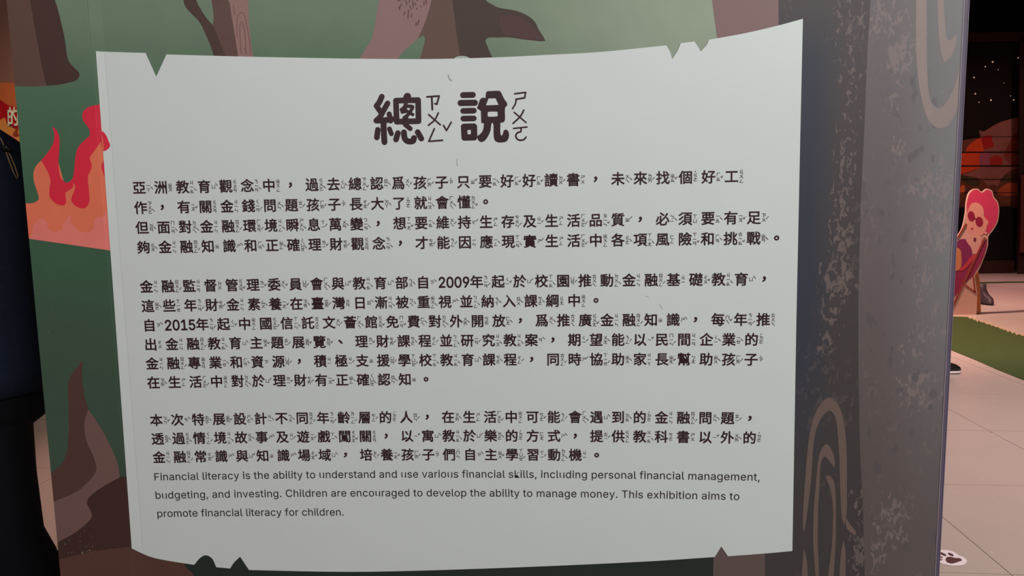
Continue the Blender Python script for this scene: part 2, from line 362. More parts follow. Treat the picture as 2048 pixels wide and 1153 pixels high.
ap('printed_wood_ring', z7([(188, 535, 1), (210, 530), (238, 565), (248, 620), (252, 800), (250, 950), (237, 1153), (225, 1400, 1), (185, 1400, 1), (203, 1153), (225, 980), (232, 850), (232, 700), (215, 610)]), m_ring2, 3)
ap('printed_wood_ring', z7([(40, 1400, 1), (40, 1153), (54, 978, 1), (75, 1080), (80, 1400, 1)]), m_ring2, 3)
ap('printed_wood_ring', z7([(270, 1400, 1), (274, 1153), (282, 1020), (298, 928, 1), (311, 1000), (309, 1400, 1)]), m_ring2, 3)
# gathered pale chips painted on the stone, too small to take singly
def chips(name, boxes, m, layer, lean=.25, dense=1.0, smin=.8, smax=3.0):
    vs, fs = [], []
    for (x0, y0, x1, y1, n) in boxes:
        for _ in range(int(n*dense)):
            u, v = random.random(), random.gauss(.5, .22)
            cx = x0+(x1-x0)*min(1, max(0, v)); cy = y0+(y1-y0)*u
            a = random.gauss(math.pi/2+lean, .55); L = random.uniform(smin, smax)*random.choice((1, 1, 1.7)); W = L*random.uniform(.3, .75)
            k = len(vs); N = 8; jj = random.uniform(0, .00018)
            for i in range(N):
                t = 2*math.pi*i/N; r = random.uniform(.72, 1.12)
                ex, ey = L*r*math.cos(t), W*r*math.sin(t)
                X, Z = wall_hit(cx+ex*math.cos(a)-ey*math.sin(a), cy+ex*math.sin(a)+ey*math.cos(a))
                vs.append((X, surf_y(X)-.0002*layer-jj, Z))
            fs.append(tuple(range(k, k+N)))
    o = mesh(name, vs, fs, m, wallE); o['kind'] = 'stuff'; return o
ap('printed_fleck', [(1690, 1035, 1), (1699, 1048), (1712, 1066), (1709, 1072, 1), (1694, 1058)], pm((92, 72, 68), .52), 3)

# top centre: three trunks
T4 = lambda p: [(700+q[0]/4.876, q[1]/4.876)+tuple(q[2:]) for q in p]
ap('printed_trunk', [(768, -120, 1), (758.5, 0), (753.7, 26.7), (749.2, 53.3), (742, 80), (730.8, 98.4), (712, 130, 1), (790, 130, 1), (802.5, 108.7), (814.8, 96.4), (835.4, 78, 1), (839.5, 69.7), (852.8, 37), (863, 0), (890, -120, 1)], pm((124, 94, 92), .6), 1)['label'] = 'pink trunk above the sheet'
m_br = pm((86, 64, 55), .6); m_dk = pm((62, 47, 42), .62); m_dkr = pm((72, 50, 48), .64)
ap('printed_trunk', [(885, -120, 1), (863, 0), (852.8, 37), (839.5, 69.7), (835.4, 78, 1), (847, 71.5), (850, 78), (846.6, 94.3), (836, 130, 1), (922, 130, 1), (917.4, 92.3), (912.3, 61.5), (909, 33), (907, 20), (905, 0), (900, -120, 1)], m_br, 1)['label'] = 'mid brown trunk above the sheet'
ap('printed_trunk', [(900, -120, 1), (905, 0), (907, 20), (909, 33), (912.3, 61.5), (917.4, 92.3), (922, 130, 1), (990, 130, 1), (984, 114), (978, 100), (973.8, 90.2), (971.1, 81), (976.9, 75.5), (993.3, 75.0), (1017.9, 74.9), (1048.7, 79), (1079.4, 82.4), (1091.3, 82, 1), (1085.6, 71.8), (1077.4, 59.5), (1071.2, 46.1), (1058.9, 33.8), (1038.4, 23.6), (1017.9, 18.9), (997.4, 15.4), (983, 8.2), (971.7, 0), (950, -60), (945, -120, 1)], m_dk, 1.2)['label'] = 'dark trunk with a pointed branch'
ap('printed_branch', [(1000, 35), (1020, 30), (1040, 34), (1060, 46), (1070, 55), (1076, 66), (1088, 81, 1), (1060, 79), (1030, 74), (1005, 66)], m_dkr, 2)
ap('printed_knot', [(909, 117), (916, 113), (925, 112), (935, 114), (940, 118), (925, 126)], pm((150, 158, 150), .62), 3)
def strokes_px(name, paths, wd, m, layer, parent=wallE, n=6):
    vs, fs = [], []
    for p in paths:
        v, f = capsule(smooth_loop(p, 6, False) if len(p) > 2 else [q[:2] for q in p], wd, n); k = len(vs)
        vs += v; fs += [tuple(i+k for i in t) for t in f]
    W = [wall_hit(*v) for v in vs]; J = jitter(vs, fs, 0, .00018)
    o = mesh(name, [(x, surf_y(x)-.0002*layer-j, z) for (x, z), j in zip(W, J)], fs, m, parent)
    return o
dash = [((798, 14), (800, 20)), ((803, 8), (799, 16)), ((810, 24), (808, 30)), ((814, 8), (812, 2)), ((817, 20), (816, 37)), ((820, 12), (823, 19)), ((824, 28), (822, 34)), ((825, 2), (827, 14)), ((830, 6), (831, 10)), ((833, 16), (834, 19)), ((838, 40), (836, 50)), ((833, 44), (832, 51)), ((848, 3), (848, 11)), ((852, 0), (853, 8)), ((800, 1), (796, 2)), ((841, 12), (843, 14)), ((818, 4), (820, -4)), ((808, 0), (808, -6)), ((835, 2), (834, -6))]
strokes_px('printed_bark_marks', dash, 2.2, pm((84, 56, 54), .6), 2)['kind'] = 'stuff'
# top left-centre tree
m_dk2 = pm((62, 42, 36), .56); m_br2 = pm((80, 56, 50), .56); m_pk2 = pm((124, 92, 88), .56)
vee = [(423.2, -120, 1), (423.2, 0), (426.4, 20.8), (426.9, 41.6), (425.3, 50, 1)]
ap('printed_trunk', [(340, -120, 1), (366.5, 0), (371, 13.5), (378.5, 23), (396, 40.6), (404.5, 54), (413, 73), (421, 91.6), (434, 130, 1), (458, 130, 1), (451, 112.4), (443, 91.6), (435.7, 73), (429.5, 58), (425.3, 50, 1), (415, 38.5), (402.4, 20), (392.5, 0), (360, -120, 1)], m_dk2, 1)['label'] = 'dark slanting branch'
ap('printed_trunk', vee+[(429.5, 58), (435.7, 73), (443, 91.6), (451, 112.4), (458, 130, 1), (479, 130, 1), (476.3, 112.5), (469, 66.6), (461.8, 23), (458.6, 4), (450, -6), (448, -120, 1)], m_br2, 1.1)['label'] = 'brown forked trunk'
ap('printed_trunk', [(455, -120, 1), (458.6, 4), (461.8, 23), (469, 66.6), (476.3, 112.5), (479, 130, 1), (509, 130, 1), (506.5, 113.5), (502, 83), (498, 41.6), (496, 0), (494, -120, 1)], m_pk2, 1)['label'] = 'narrow pink trunk'
strokes_px('printed_bark_marks', [[(474, 73), (474, 50), (476, 33), (483, 25), (490, 33), (494, 52), (499, 80), (501, 110)], [(482, 98), (480, 70), (480, 50), (484, 43), (488, 55), (491, 80), (492, 108)], [(467, 10), (468, 20), (470, 30)], [(480, 97), (484, 108)], [(489, 97), (493, 106)]], 1.8, pm((104, 72, 68), .56), 2)['kind'] = 'stuff'
# left trunk
def wall_left(y): return (13+107/1140*y+.1, y)
lt = [(93.5, 171), (83, 129), (69, 52), (60, 0), (45, -120)]
m_lt1 = pm((80, 57, 49), .56); m_lt2 = pm((59, 38, 34), .56)
ap('printed_trunk', [wall_left(-120)+(1,), wall_left(172)+(1,), (62, 173), (93.5, 171.5, 1), (83, 129, 1), (69, 52, 1), (60, 0, 1), (45, -120, 1)], m_lt1, 1)['label'] = 'brown trunk at the left edge'
ap('printed_trunk', [(45, -120, 1), (60, 0, 1), (69, 52, 1), (83, 129, 1), (93.5, 171.5, 1), (117, 169.5), (135, 166), (152, 161), (159, 152), (157, 144), (146, 133), (137, 121), (133, 104), (129, 75), (123, 48), (114, 12), (110, 0), (85, -120, 1)], m_lt2, 1)['label'] = 'dark round-footed trunk at the left'
# flames
m_or = mat('orange_print', C(188, 92, 68, .53), .5, .3, .04, 12); m_red = mat('red_print', C(180, 30, 50, .53), .5, .3, .03, 12); m_pkf = mat('salmon_print', C(187, 98, 90, .52), .5, .3, .03, 12)
ap('printed_flame', [wall_left(407)+(1,), (62, 407), (72, 404), (77.7, 398), (75.4, 386.3), (68.9, 365.7), (67, 348), (72.4, 331.8), (82.7, 320.9, 1), (110, 300, 1), (130, 372, 1), (150, 366, 1), (165, 310, 1), (200, 280, 1), (204.5, 268, 1), (208, 290), (210, 303, 1), (222, 501.5, 1), wall_left(477.5)+(1,)], m_or, 1)['label'] = 'orange flame'
ap('printed_flame', [(82.7, 320.9, 1), (99, 300.8), (107.5, 283), (108.4, 265.5), (104.3, 253.2, 1), (113.7, 261), (119, 277), (119, 298), (117.2, 327.4), (121, 354), (132.8, 365.7), (144.6, 358.3), (149, 336), (151.4, 312.6), (156.4, 295), (169.7, 280.2), (180, 270), (177.5, 256.6), (167.2, 242), (165.3, 227), (175.6, 215.4), (200.6, 208.4, 1),
    (204.2, 268.4, 1), (203.6, 280.2), (187.4, 303.8), (180, 315.6), (183.8, 333.3), (176.2, 353.9), (178, 380.4), (178.5, 404), (169.7, 416.7), (152, 412.8), (142.6, 401), (147.6, 385.0), (150.5, 374.5), (147.4, 365.2, 1), (145, 376), (131.4, 386.3), (132.8, 404), (128.4, 410.8), (113.7, 408.4), (100.4, 395), (99, 380.4), (101.3, 362.7), (96, 345)], m_red, 2)['label'] = 'tall red flame'
ap('printed_flame', [wall_left(477.8)+(1,), (64, 467.4), (68, 448), (81.3, 437.9), (93, 442.3), (97, 457), (107.8, 464.4), (122.5, 460), (128.4, 445.3), (140.2, 432), (144.6, 448.2), (157.9, 461.5), (175.6, 465), (187.4, 457), (190.3, 436.4), (208, 432), (214.5, 418, 1), (221.8, 501.5, 1)], m_pkf, 3)['label'] = 'salmon flame base'
ap('printed_flame', [(208.3, 319, 1), (203, 333.3), (207.4, 348), (213, 362, 1)], m_red, 3)['label'] = 'small red flame sliver at the sheet edge'
m_lb1 = pm((68, 44, 39), .5); m_lb2 = pm((93, 67, 63), .5); m_lb3 = pm((53, 33, 30), .5); m_lb4 = mat('brown_ground_print', C(71, 45, 39, .48), .5, .3, .08, 9)
ap('printed_flame', [(165, 720, 1), (152, 738), (140, 756), (136, 780), (137.6, 826), (135, 896), (125, 926), wall_left(948)+(1,), wall_left(1004)+(1,), (150, 986), (175, 966), (192.6, 941), (187.7, 916), (172.6, 881), (169, 846), (176.6, 820, 1), (167.6, 786), (164, 751)], m_lb1, 1)['label'] = 'dark brown flame'
ap('printed_flame', [(176.6, 820, 1), (169, 846), (172.6, 881), (187.7, 916), (192.6, 941), (175, 966), (150, 986), wall_left(1004)+(1,), wall_left(1086)+(1,), (150, 1066), (175, 1046), (183.7, 1034), (180, 1020), (174, 1008), (177.7, 996), (200, 978), (240, 955, 1), (235, 926), (215, 881), (195, 846)], m_lb2, 1.1)['label'] = 'dusty pink flame'
ap('printed_ground', [(240, 955, 1), (200, 978), (177.7, 996), (174, 1008), (180, 1020), (183.7, 1034), (175, 1046), (150, 1066), wall_left(1086)+(1,), wall_left(1120)+(1,), (175, 1106), (220, 1099), (263, 1094, 1), (330, 1094, 1), (320, 960, 1), (252, 954, 1)], m_lb3, 1)['label'] = 'dark brown hill'
ap('printed_ground', [wall_left(1120)+(1,), (175, 1106), (220, 1099), (263, 1094, 1), (360, 1080, 1), (370, 1132), (388, 1153), (420, 1400, 1), wall_left(1400)+(1,)], m_lb4, 1.2)['label'] = 'reddish brown ground'
# worn pale scuffs on the print
chips('printed_scuffs', [(115, 1060, 210, 1110, 26), (135, 1090, 210, 1108, 12), (80, 580, 120, 720, 16), (95, 620, 125, 660, 8)], pm((92, 82, 66), .55), 4, lean=.3, smin=.5, smax=1.8)
# lapped edge of the wall covering: two vertical seams
m_seam = mat('seam_line', C(72, 92, 70, .56), .7, .1, 0)  # darker green line along the first seam
z0 = edge_pt(LT, LB, ZT)
panel_mesh('covering_seam', [[(SX1-.0004, ZT), (SX1+.0003, ZT), (SX1+.0003, wall_hit(195, 200)[1]), (SX1-.0004, wall_hit(195, 200)[1])]], .00035, m_seam, wallE)

# ------------------------------------------------------------------ the scroll-shaped sign
sign_pts = [(193, 103, 1), (292, 106.5, 1), (313.5, 154, 1), (334, 109.5, 1), (480, 113.5), (600, 116), (740, 118.2), (870, 118.5), (1000, 115), (1100, 110), (1197.7, 104.7), (1332.4, 91.4, 1), (1340, 105), (1344, 119, 1), (1354, 103.5), (1361, 87, 1), (1388.3, 83.6, 1), (1395, 93.5), (1400.8, 103.8, 1), (1412, 91.8), (1417.6, 80, 1), (1490.6, 66.8), (1557, 51.3), (1605, 38.2, 1),
    (1600, 260, 1), (1592, 640, 1), (1584, 1102, 1), (1530, 1107), (1455.3, 1112.5, 1), (1442, 1093, 1), (1429, 1114, 1), (1300, 1122.5), (1100, 1132), (900, 1139.5), (750, 1143.3), (650, 1143.3), (560, 1141.5), (499, 1140, 1), (481, 1113.5, 1), (469, 1125), (461, 1137, 1), (433.4, 1134.4, 1), (425, 1117), (412, 1110.5), (400, 1117), (389.5, 1129.7, 1), (334.4, 1121), (300, 1113), (264.7, 1097, 1), (229, 600, 1)]
m_paper = mat('white_vinyl', (.79, .80, .785, 1), .42, .4, .012, 6)
signE = empty('information_sign', (wall_hit(900, 1120)[0], -.01, wall_hit(900, 1143)[1]))
tag(signE, 'large white scroll-shaped sheet with notched edges and dark Chinese and English text', 'sign')
sheet = panel_mesh('sheet', [px2wall(smooth_loop(sign_pts, 10))], .0022, m_paper, signE, thick=.0012)
SO = .0022
# lap line with soft shadow put into its grey, where sheet crosses second seam
m_lap = mat('vinyl_lap_shade', (.70, .70, .70, 1), .5, .3, 0)
ztop, zbot = wall_hit(209, 106)[1], wall_hit(282, 1103)[1]
panel_mesh('lap_line', [[(SX2-.0009, ztop), (SX2+.0007, ztop), (SX2+.0007, zbot), (SX2-.0009, zbot)]], SO+.0001, m_lap, signE)
# the flame tip that is printed across the sheet's left border belongs to the wall print
ap('printed_flame', [(206.3, 262, 1), (214, 271), (218.5, 282), (221.8, 291), (218, 298), (209.8, 303, 1), (205, 290, 1), (203, 275, 1)], m_red, 14)['label'] = 'red flame tip lapping onto the sheet'
ap('printed_flame', [(204.7, 268, 1), (206.8, 276), (208.4, 288), (209.6, 303, 1), (207.3, 300), (206, 285)], m_or, 15)['label'] = 'orange flame tip at the sheet edge'

# ------------------------------------------------------------------ lettering
LATIN = ''',|188|137,71,68,71,38,-119,84,-119
.|188|107,85,95,87,83,85,73,81,63,73,55,64,51,53,50,41,51,29,55,18,63,9,73,1,83,-3,95,-4,107,-3,118,1,128,9,135,18,140,29,141,41,140,53,135,64,128,73,118,81
0|453|262,512,227,516,191,512,159,502,130,484,106,461,85,431,69,395,57,353,50,306,48,254,50,202,57,155,69,113,85,77,105,48,130,24,158,7,191,-3,227,-7,263,-3,295,7,323,24,348,48,368,77,384,113,396,155,403,202,405,254,403,306,396,353,384,395,368,431,348,461,323,484,295,502/227,460,250,457,271,449,290,435,306,416,320,393,330,365,338,332,342,295,344,254,342,213,338,176,330,144,320,116,306,92,290,74,271,60,250,52,227,50,203,52,182,60,163,74,147,92,134,116,123,144,115,176,111,213,109,254,111,295,115,332,123,365,134,393,147,416,163,435,182,449,203,457
1|453|276,509,198,509,86,427,86,358,209,448,212,448,212,0,276,0/391,55,76,55,76,0,391,0
2|453|254,513,225,516,196,513,168,507,143,496,121,482,102,464,86,442,75,418,68,391,66,362,127,362,128,381,132,398,139,413,148,427,159,438,172,447,188,454,205,458,224,460,241,458,258,455,273,449,287,441,298,431,308,419,315,405,319,389,320,371,319,356,316,341,311,327,303,312,294,298,282,282,268,266,252,248,234,229,64,47,64,0,389,0,389,57,153,57,153,60,267,180,294,209,317,235,336,259,351,280,363,299,371,318,377,336,380,354,381,372,379,398,372,423,361,445,346,465,328,482,306,497,281,507
3|453|372,509,70,509,70,452,288,452,288,448,157,299,157,248,201,248,229,246,254,241,275,234,292,223,306,211,316,196,323,180,328,163,329,145,328,125,323,108,315,93,304,80,291,69,275,61,258,55,239,51,219,50,200,51,182,54,165,59,150,66,137,76,126,87,118,100,112,115,109,132,44,132,48,104,57,79,70,57,88,38,108,22,133,10,159,1,188,-5,218,-7,251,-5,281,2,309,12,333,27,354,45,370,66,383,90,390,116,393,145,391,173,383,198,371,222,354,244,333,262,308,276,279,286,247,290,211,289,211,278,372,461
4|453|311,509,247,509,40,158,40,105,282,0,343,0,413,105,40,105/343,318,282,318,282,146,343,0
5|453|96,509,67,253,128,246,139,255,152,262,167,268,184,273,201,276,218,277,238,275,257,270,275,262,290,251,303,237,314,221,321,203,326,183,328,162,326,141,322,122,314,104,304,89,291,75,276,64,259,56,241,51,221,50,204,51,188,54,173,60,160,68,148,78,138,89,130,102,125,115,122,130,60,130,63,105,71,82,83,60,99,41,118,25,140,11,165,1,192,-5,221,-7,253,-4,282,3,309,15,332,32,352,52,369,76,381,102,388,132,391,163,390,187,386,210,379,231,370,251,358,269,345,285,330,299,313,311,294,321,274,328,252,332,229,334,212,333,194,330,178,325,162,318,148,311,136,301,134,301,151,452,366,452,366,509
6|453|322,509,252,509,137,340,112,302,93,268,80,239,71,212,65,187,64,162,66,130,73,101,84,74,100,51,119,31,142,15,168,3,196,-4,226,-7,257,-4,284,3,310,14,333,30,352,50,368,73,379,98,387,127,389,157,387,187,380,215,370,240,355,262,337,280,316,295,291,305,265,312,235,314,221,313,208,311,196,307,184,302,174,295,151,261,145,261,151,270,157,279,165,288,174,295/207,264,226,265,245,264,263,259,279,251,293,241,304,228,314,213,322,196,326,178,327,157,326,137,322,119,314,101,304,86,293,73,279,63,263,55,245,50,226,48,207,50,190,55,174,63,160,73,148,86,138,102,131,119,126,138,125,158,126,179,131,197,138,214,148,229,160,241,174,252,190,259
7|453|391,509,62,509,62,452,323,452,323,448,97,0,165,0,391,449
8|453|255,514,226,516,197,514,170,508,146,498,124,485,106,469,90,450,79,429,73,405,70,380,73,354,80,330,93,308,109,289,129,276,153,267,153,265,134,260,117,252,101,241,87,228,75,212,65,195,58,176,53,156,52,135,54,109,62,84,74,62,91,42,111,25,136,11,163,1,193,-5,226,-7,259,-5,289,1,317,11,341,25,362,42,378,62,391,84,398,109,401,135,399,156,395,176,387,195,377,212,365,228,351,241,335,252,319,260,300,265,300,267,323,276,343,289,359,308,372,330,379,354,382,380,379,405,373,429,361,450,346,469,328,485,306,498,282,508/208,459,226,460,244,459,260,455,275,449,288,442,299,432,308,420,314,407,318,392,319,376,318,359,314,344,307,330,298,318,287,308,274,300,260,294,244,291,226,290,209,291,193,294,178,300,165,308,154,318,145,330,138,344,134,359,133,376,134,392,138,407,145,420,153,432,164,442,177,449,192,455/206,234,226,235,247,234,265,230,283,223,298,213,312,202,322,189,330,173,335,157,337,139,335,121,331,106,323,91,313,79,300,69,285,60,267,54,248,50,226,49,205,50,185,54,167,60,152,69,139,79,129,91,121,106,117,121,115,139,117,157,122,173,130,189,140,202,154,213,169,223,187,230
9|453|256,513,226,516,196,513,168,506,143,494,120,479,101,459,85,436,73,411,66,382,64,352,66,321,72,294,83,269,98,247,116,229,137,214,161,203,188,197,218,195,232,195,245,198,257,202,268,207,130,0,200,0,315,168,340,207,359,240,373,270,382,296,387,322,389,347,387,378,380,408,368,434,352,458,333,478,310,494,285,506/207,459,226,460,245,459,263,454,279,446,293,435,305,422,314,407,322,390,326,371,327,350,326,330,322,312,314,295,305,280,293,267,279,257,263,249,245,245,226,243,207,245,190,250,174,257,160,268,148,280,138,295,131,313,127,331,125,352,127,372,131,390,138,407,148,423,160,435,174,446,190,454/301,248,307,248,302,238,295,229,287,221,278,214,268,207
C|510|293,514,267,516,225,512,186,501,150,484,119,459,92,429,70,393,53,352,44,305,40,254,44,203,53,157,70,115,92,79,119,49,150,25,186,7,225,-3,267,-7,293,-6,317,-2,341,5,363,13,383,24,402,38,420,53,435,71,448,91,459,112,467,135,473,160,408,160,404,144,397,128,389,114,380,102,369,90,357,81,344,72,330,65,315,60,300,56,284,54,267,53,237,56,210,63,184,76,161,94,141,117,125,145,113,177,106,213,103,254,106,295,113,332,125,364,141,391,161,414,184,432,209,445,237,453,267,456,284,455,300,453,315,449,330,444,344,437,357,428,369,418,380,407,389,395,397,380,404,365,408,348,473,348,467,373,459,397,448,418,435,438,419,456,402,471,383,485,362,496,340,504,317,511
F|410|60,509,60,0,125,0,125,221,346,221,346,278,125,278,125,452,369,452,369,509
T|449|417,509,32,509,32,452,193,452,193,0,257,0,257,452,417,452
a|389|208,384,194,384,173,383,153,380,133,375,114,368,95,358,79,346,64,331,51,313,41,291,100,274,104,283,110,292,118,301,127,309,137,316,149,322,163,327,178,330,196,331,212,330,227,327,240,322,251,315,260,307,267,297,272,285,275,272,276,257,276,255,274,246,271,240,265,235,257,231,247,229,234,227,218,225,200,223,178,220,161,217,143,214,125,211,108,206,92,200,78,193,64,184,53,174,43,161,36,146,32,128,30,108,32,84,38,63,48,45,60,29,76,15,94,5,115,-3,137,-7,160,-9,181,-7,199,-4,215,1,229,8,242,16,252,25,260,34,267,43,272,52,277,52,277,0,337,0,337,251,335,278,330,301,322,320,312,336,300,350,286,360,271,369,255,375,239,379,223,382/272,187,276,190,276,138,274,122,270,108,263,93,254,80,242,68,228,59,211,51,192,47,170,45,156,46,142,48,130,52,119,57,109,64,102,72,96,82,93,93,92,105,93,118,97,130,103,139,112,147,122,153,134,159,147,163,161,166,175,168,182,169,191,170,200,171,210,173,221,174,231,176,241,178,251,180,259,182,267,184
b|424|114,509,53,509,53,0,112,0,112,59,118,59,123,50,130,41,138,31,147,21,159,12,172,4,189,-3,208,-7,229,-8,260,-6,288,3,313,16,336,34,355,57,370,84,381,116,388,151,390,189,388,227,381,261,370,293,354,320,335,342,313,361,287,374,259,382,229,384,207,383,188,379,171,373,158,364,147,355,137,346,130,336,123,327,118,319,114,319/198,328,220,330,243,328,262,322,280,311,295,298,307,281,316,261,323,239,327,215,328,189,327,163,323,139,316,117,306,97,294,80,279,66,262,55,242,49,220,47,198,49,179,55,162,65,147,78,135,95,125,115,118,138,114,162,113,189,114,216,118,241,125,263,134,282,147,299,161,312,178,322
c|396|226,384,207,384,174,382,144,374,117,360,93,341,72,318,56,291,44,260,37,225,34,187,37,150,44,116,56,85,72,58,93,35,117,16,144,3,174,-5,207,-8,226,-7,244,-5,261,-1,277,5,292,12,306,21,319,32,331,43,341,56,350,70,357,86,363,102,304,117,301,107,297,98,292,89,285,80,279,73,271,66,262,60,253,55,243,52,232,49,220,47,207,46,184,49,163,55,145,66,130,80,118,97,108,117,102,139,98,163,96,187,98,212,102,236,108,258,118,278,130,296,145,310,163,321,184,328,207,330,220,329,231,328,242,325,252,321,261,316,270,311,278,304,284,297,290,289,295,281,300,272,303,262,362,277,356,293,349,308,340,322,330,335,318,346,305,356,291,364,276,371,260,377,243,381
d|424|372,509,311,509,311,319,306,319,301,327,295,336,287,346,278,355,267,364,253,373,237,379,218,383,196,384,165,382,137,374,112,361,89,342,70,320,55,293,43,261,36,227,34,189,36,151,43,116,55,84,70,57,89,34,111,16,137,3,165,-6,195,-8,217,-7,236,-3,252,4,266,12,277,21,287,31,295,41,301,50,307,59,313,59,313,0,372,0/182,328,205,330,227,328,246,322,263,312,278,299,290,282,300,263,306,241,310,216,312,189,310,162,306,138,299,115,290,95,278,78,263,65,246,55,226,49,205,47,182,49,162,55,145,66,130,80,118,97,109,117,102,139,98,163,96,189,98,215,102,239,108,261,118,281,130,298,145,311,162,322
e|404|226,383,205,384,172,382,142,373,115,359,91,340,71,317,55,290,44,258,36,224,34,187,37,150,44,116,56,85,72,58,92,35,117,16,145,3,177,-5,212,-8,237,-7,261,-3,283,4,302,14,320,26,335,39,348,55,358,72,365,91,306,105,300,93,294,82,285,73,276,65,265,58,254,53,241,49,227,47,212,46,190,48,169,53,151,61,135,73,121,88,110,106,102,127,98,151,97,169,371,169,371,194,369,230,363,262,357,282,345,310,319,341,296,360,266,374,245,380/96,221,99,240,109,270,125,295,146,313,174,326,205,330,227,328,246,323,263,314,277,301,288,286,298,269,304,248,310,221
f|254|201,530,187,530,169,529,152,525,135,519,120,510,107,499,96,486,87,470,82,452,81,432,81,0,142,0,142,419,143,435,147,449,154,460,164,468,178,472,195,474,202,474,209,473,215,472,220,471,224,470,227,468,243,521,238,523,231,525,222,527,212,529/228,379,6,379,6,327,228,327
g|425|218,383,196,384,166,382,138,374,112,361,90,342,71,320,55,293,43,263,36,229,34,191,36,154,43,120,55,90,71,65,90,43,113,27,138,14,165,7,195,5,217,6,236,10,252,16,266,23,277,32,287,41,294,51,301,60,306,68,311,68,311,-6,308,-34,298,-58,282,-75,261,-87,236,-95,207,-97,187,-96,169,-93,154,-88,142,-82,131,-74,122,-66,114,-57,107,-49,101,-41,51,-69,59,-84,70,-97,82,-110,97,-122,114,-132,134,-140,156,-146,180,-149,207,-151,237,-149,265,-144,291,-136,314,-124,334,-109,350,-90,363,-67,370,-40,372,-9,372,379,313,379,313,319,308,319,302,327,296,336,288,346,279,356,267,365,253,373,237,379/182,328,205,330,227,328,247,322,264,312,279,299,291,283,300,264,307,242,311,219,312,193,311,166,307,142,300,121,290,103,278,87,264,75,246,66,227,61,205,59,183,61,163,66,145,76,131,88,118,104,109,123,102,144,98,167,96,193,98,218,102,241,109,262,118,282,130,298,145,312,163,322
h|410|114,509,53,509,53,0,114,0,114,227,115,248,119,266,126,283,136,297,147,308,161,317,176,324,192,328,210,329,235,326,256,318,273,304,286,286,293,263,296,235,296,0,357,0,357,240,355,271,350,298,341,321,328,340,313,356,295,369,275,377,252,383,227,384,200,382,175,374,152,362,132,344,116,319,102,287,114,287
i|167|114,379,53,379,53,0,114,0/95,522,84,524,73,522,63,518,54,512,47,504,43,494,41,483,43,472,47,463,54,455,63,448,73,444,84,443,95,444,105,448,114,455,121,463,125,472,126,483,125,494,121,504,114,512,105,518
k|381|114,509,53,509,53,0,114,0,294,0,372,0,191,229,184,199,177,199,110,137,110,212,114,0/360,379,284,379,121,212,110,212
l|189|114,509,53,509,53,84,55,59,62,37,74,20,91,8,112,0,139,-2,147,-2,154,-2,162,-1,169,0,175,1,181,3,170,54,167,54,164,53,160,53,157,52,152,52,146,52,135,53,126,57,120,62,117,71,114,83,114,99
m|610|245,383,219,386,203,385,187,382,172,376,158,368,144,358,132,346,122,331,114,314,108,295,112,295,112,379,53,379,53,0,114,0,114,238,115,257,119,274,126,289,135,302,145,312,158,320,171,326,185,329,199,330,220,328,238,322,253,311,265,297,272,280,274,260,274,0,335,0,335,247,336,263,340,277,345,290,353,302,363,312,374,320,387,326,402,329,419,330,438,329,456,323,473,313,485,298,493,279,496,254,496,0,557,0,557,255,555,283,550,307,541,328,529,346,514,361,497,372,478,380,458,385,437,386,417,385,398,381,381,375,364,366,350,356,337,343,326,329,318,312,312,295,321,295,314,320,303,342,287,361,268,375
n|410|252,383,227,384,200,382,175,374,152,362,132,344,116,319,102,287,112,287,112,379,53,379,53,0,114,0,114,227,115,248,119,266,126,283,136,297,147,308,161,317,176,324,192,328,210,329,235,326,256,318,273,304,286,286,293,263,296,235,296,0,357,0,357,240,355,271,350,298,341,321,328,340,313,356,295,369,275,377
o|415|241,382,207,384,174,382,144,374,117,360,93,341,72,318,56,291,44,260,37,225,34,187,37,150,44,116,56,85,72,58,93,35,117,16,144,3,174,-5,207,-8,241,-5,271,3,299,16,323,35,343,58,359,85,371,116,379,150,381,187,379,225,371,260,359,291,343,318,323,341,299,360,271,374/184,328,207,330,231,328,252,321,270,310,285,296,298,278,307,258,314,236,318,212,319,187,318,163,314,139,307,117,298,97,285,80,270,66,252,55,231,49,207,46,184,49,163,55,145,66,130,80,118,97,108,117,102,139,98,163,96,187,98,212,102,236,108,258,118,278,130,296,145,310,163,321
p|424|259,382,229,384,207,383,188,379,171,373,158,364,147,355,137,346,130,336,123,327,118,319,112,319,112,379,53,379,53,-143,114,-143,114,59,118,59,124,50,130,41,138,31,147,21,159,12,173,4,189,-3,208,-7,229,-8,260,-6,288,3,313,16,336,34,355,57,370,84,381,116,388,151,390,189,388,227,381,261,370,293,354,320,335,342,313,361,287,374/198,328,220,330,243,328,262,322,280,311,295,298,307,281,316,261,323,239,327,215,328,189,327,163,323,139,316,117,306,97,294,80,279,66,262,55,242,49,220,47,198,49,179,55,162,65,147,78,135,95,125,115,118,138,114,162,113,189,114,216,118,241,125,263,134,282,147,299,161,312,178,322
r|259|218,385,213,385,191,383,171,377,152,367,137,354,124,339,115,321,112,321,112,379,53,379,53,0,114,0,114,237,115,254,119,269,126,284,135,296,146,306,159,315,174,321,190,324,207,326,215,326,223,325,230,324,236,324,241,323,243,322,243,384,240,384,235,384,229,384,223,385
s|365|212,383,187,384,161,383,137,378,115,370,95,360,79,347,65,332,55,314,49,295,47,274,50,249,58,227,72,208,92,192,118,180,149,170,212,155,229,150,243,144,254,136,262,126,266,115,268,103,265,88,258,74,244,62,227,53,206,47,181,45,160,47,141,52,124,60,111,72,101,87,94,107,36,94,41,73,50,54,62,38,76,24,93,12,112,3,133,-3,157,-7,182,-8,210,-7,236,-2,260,6,281,18,298,31,312,47,323,65,329,85,331,107,328,131,320,153,306,171,287,187,261,200,229,209,172,223,152,229,136,235,124,243,115,253,110,264,109,277,111,292,119,305,131,317,147,326,166,331,187,333,210,331,228,325,243,316,254,304,262,291,268,277,324,290,318,308,309,324,299,339,286,352,271,363,254,372,234,379
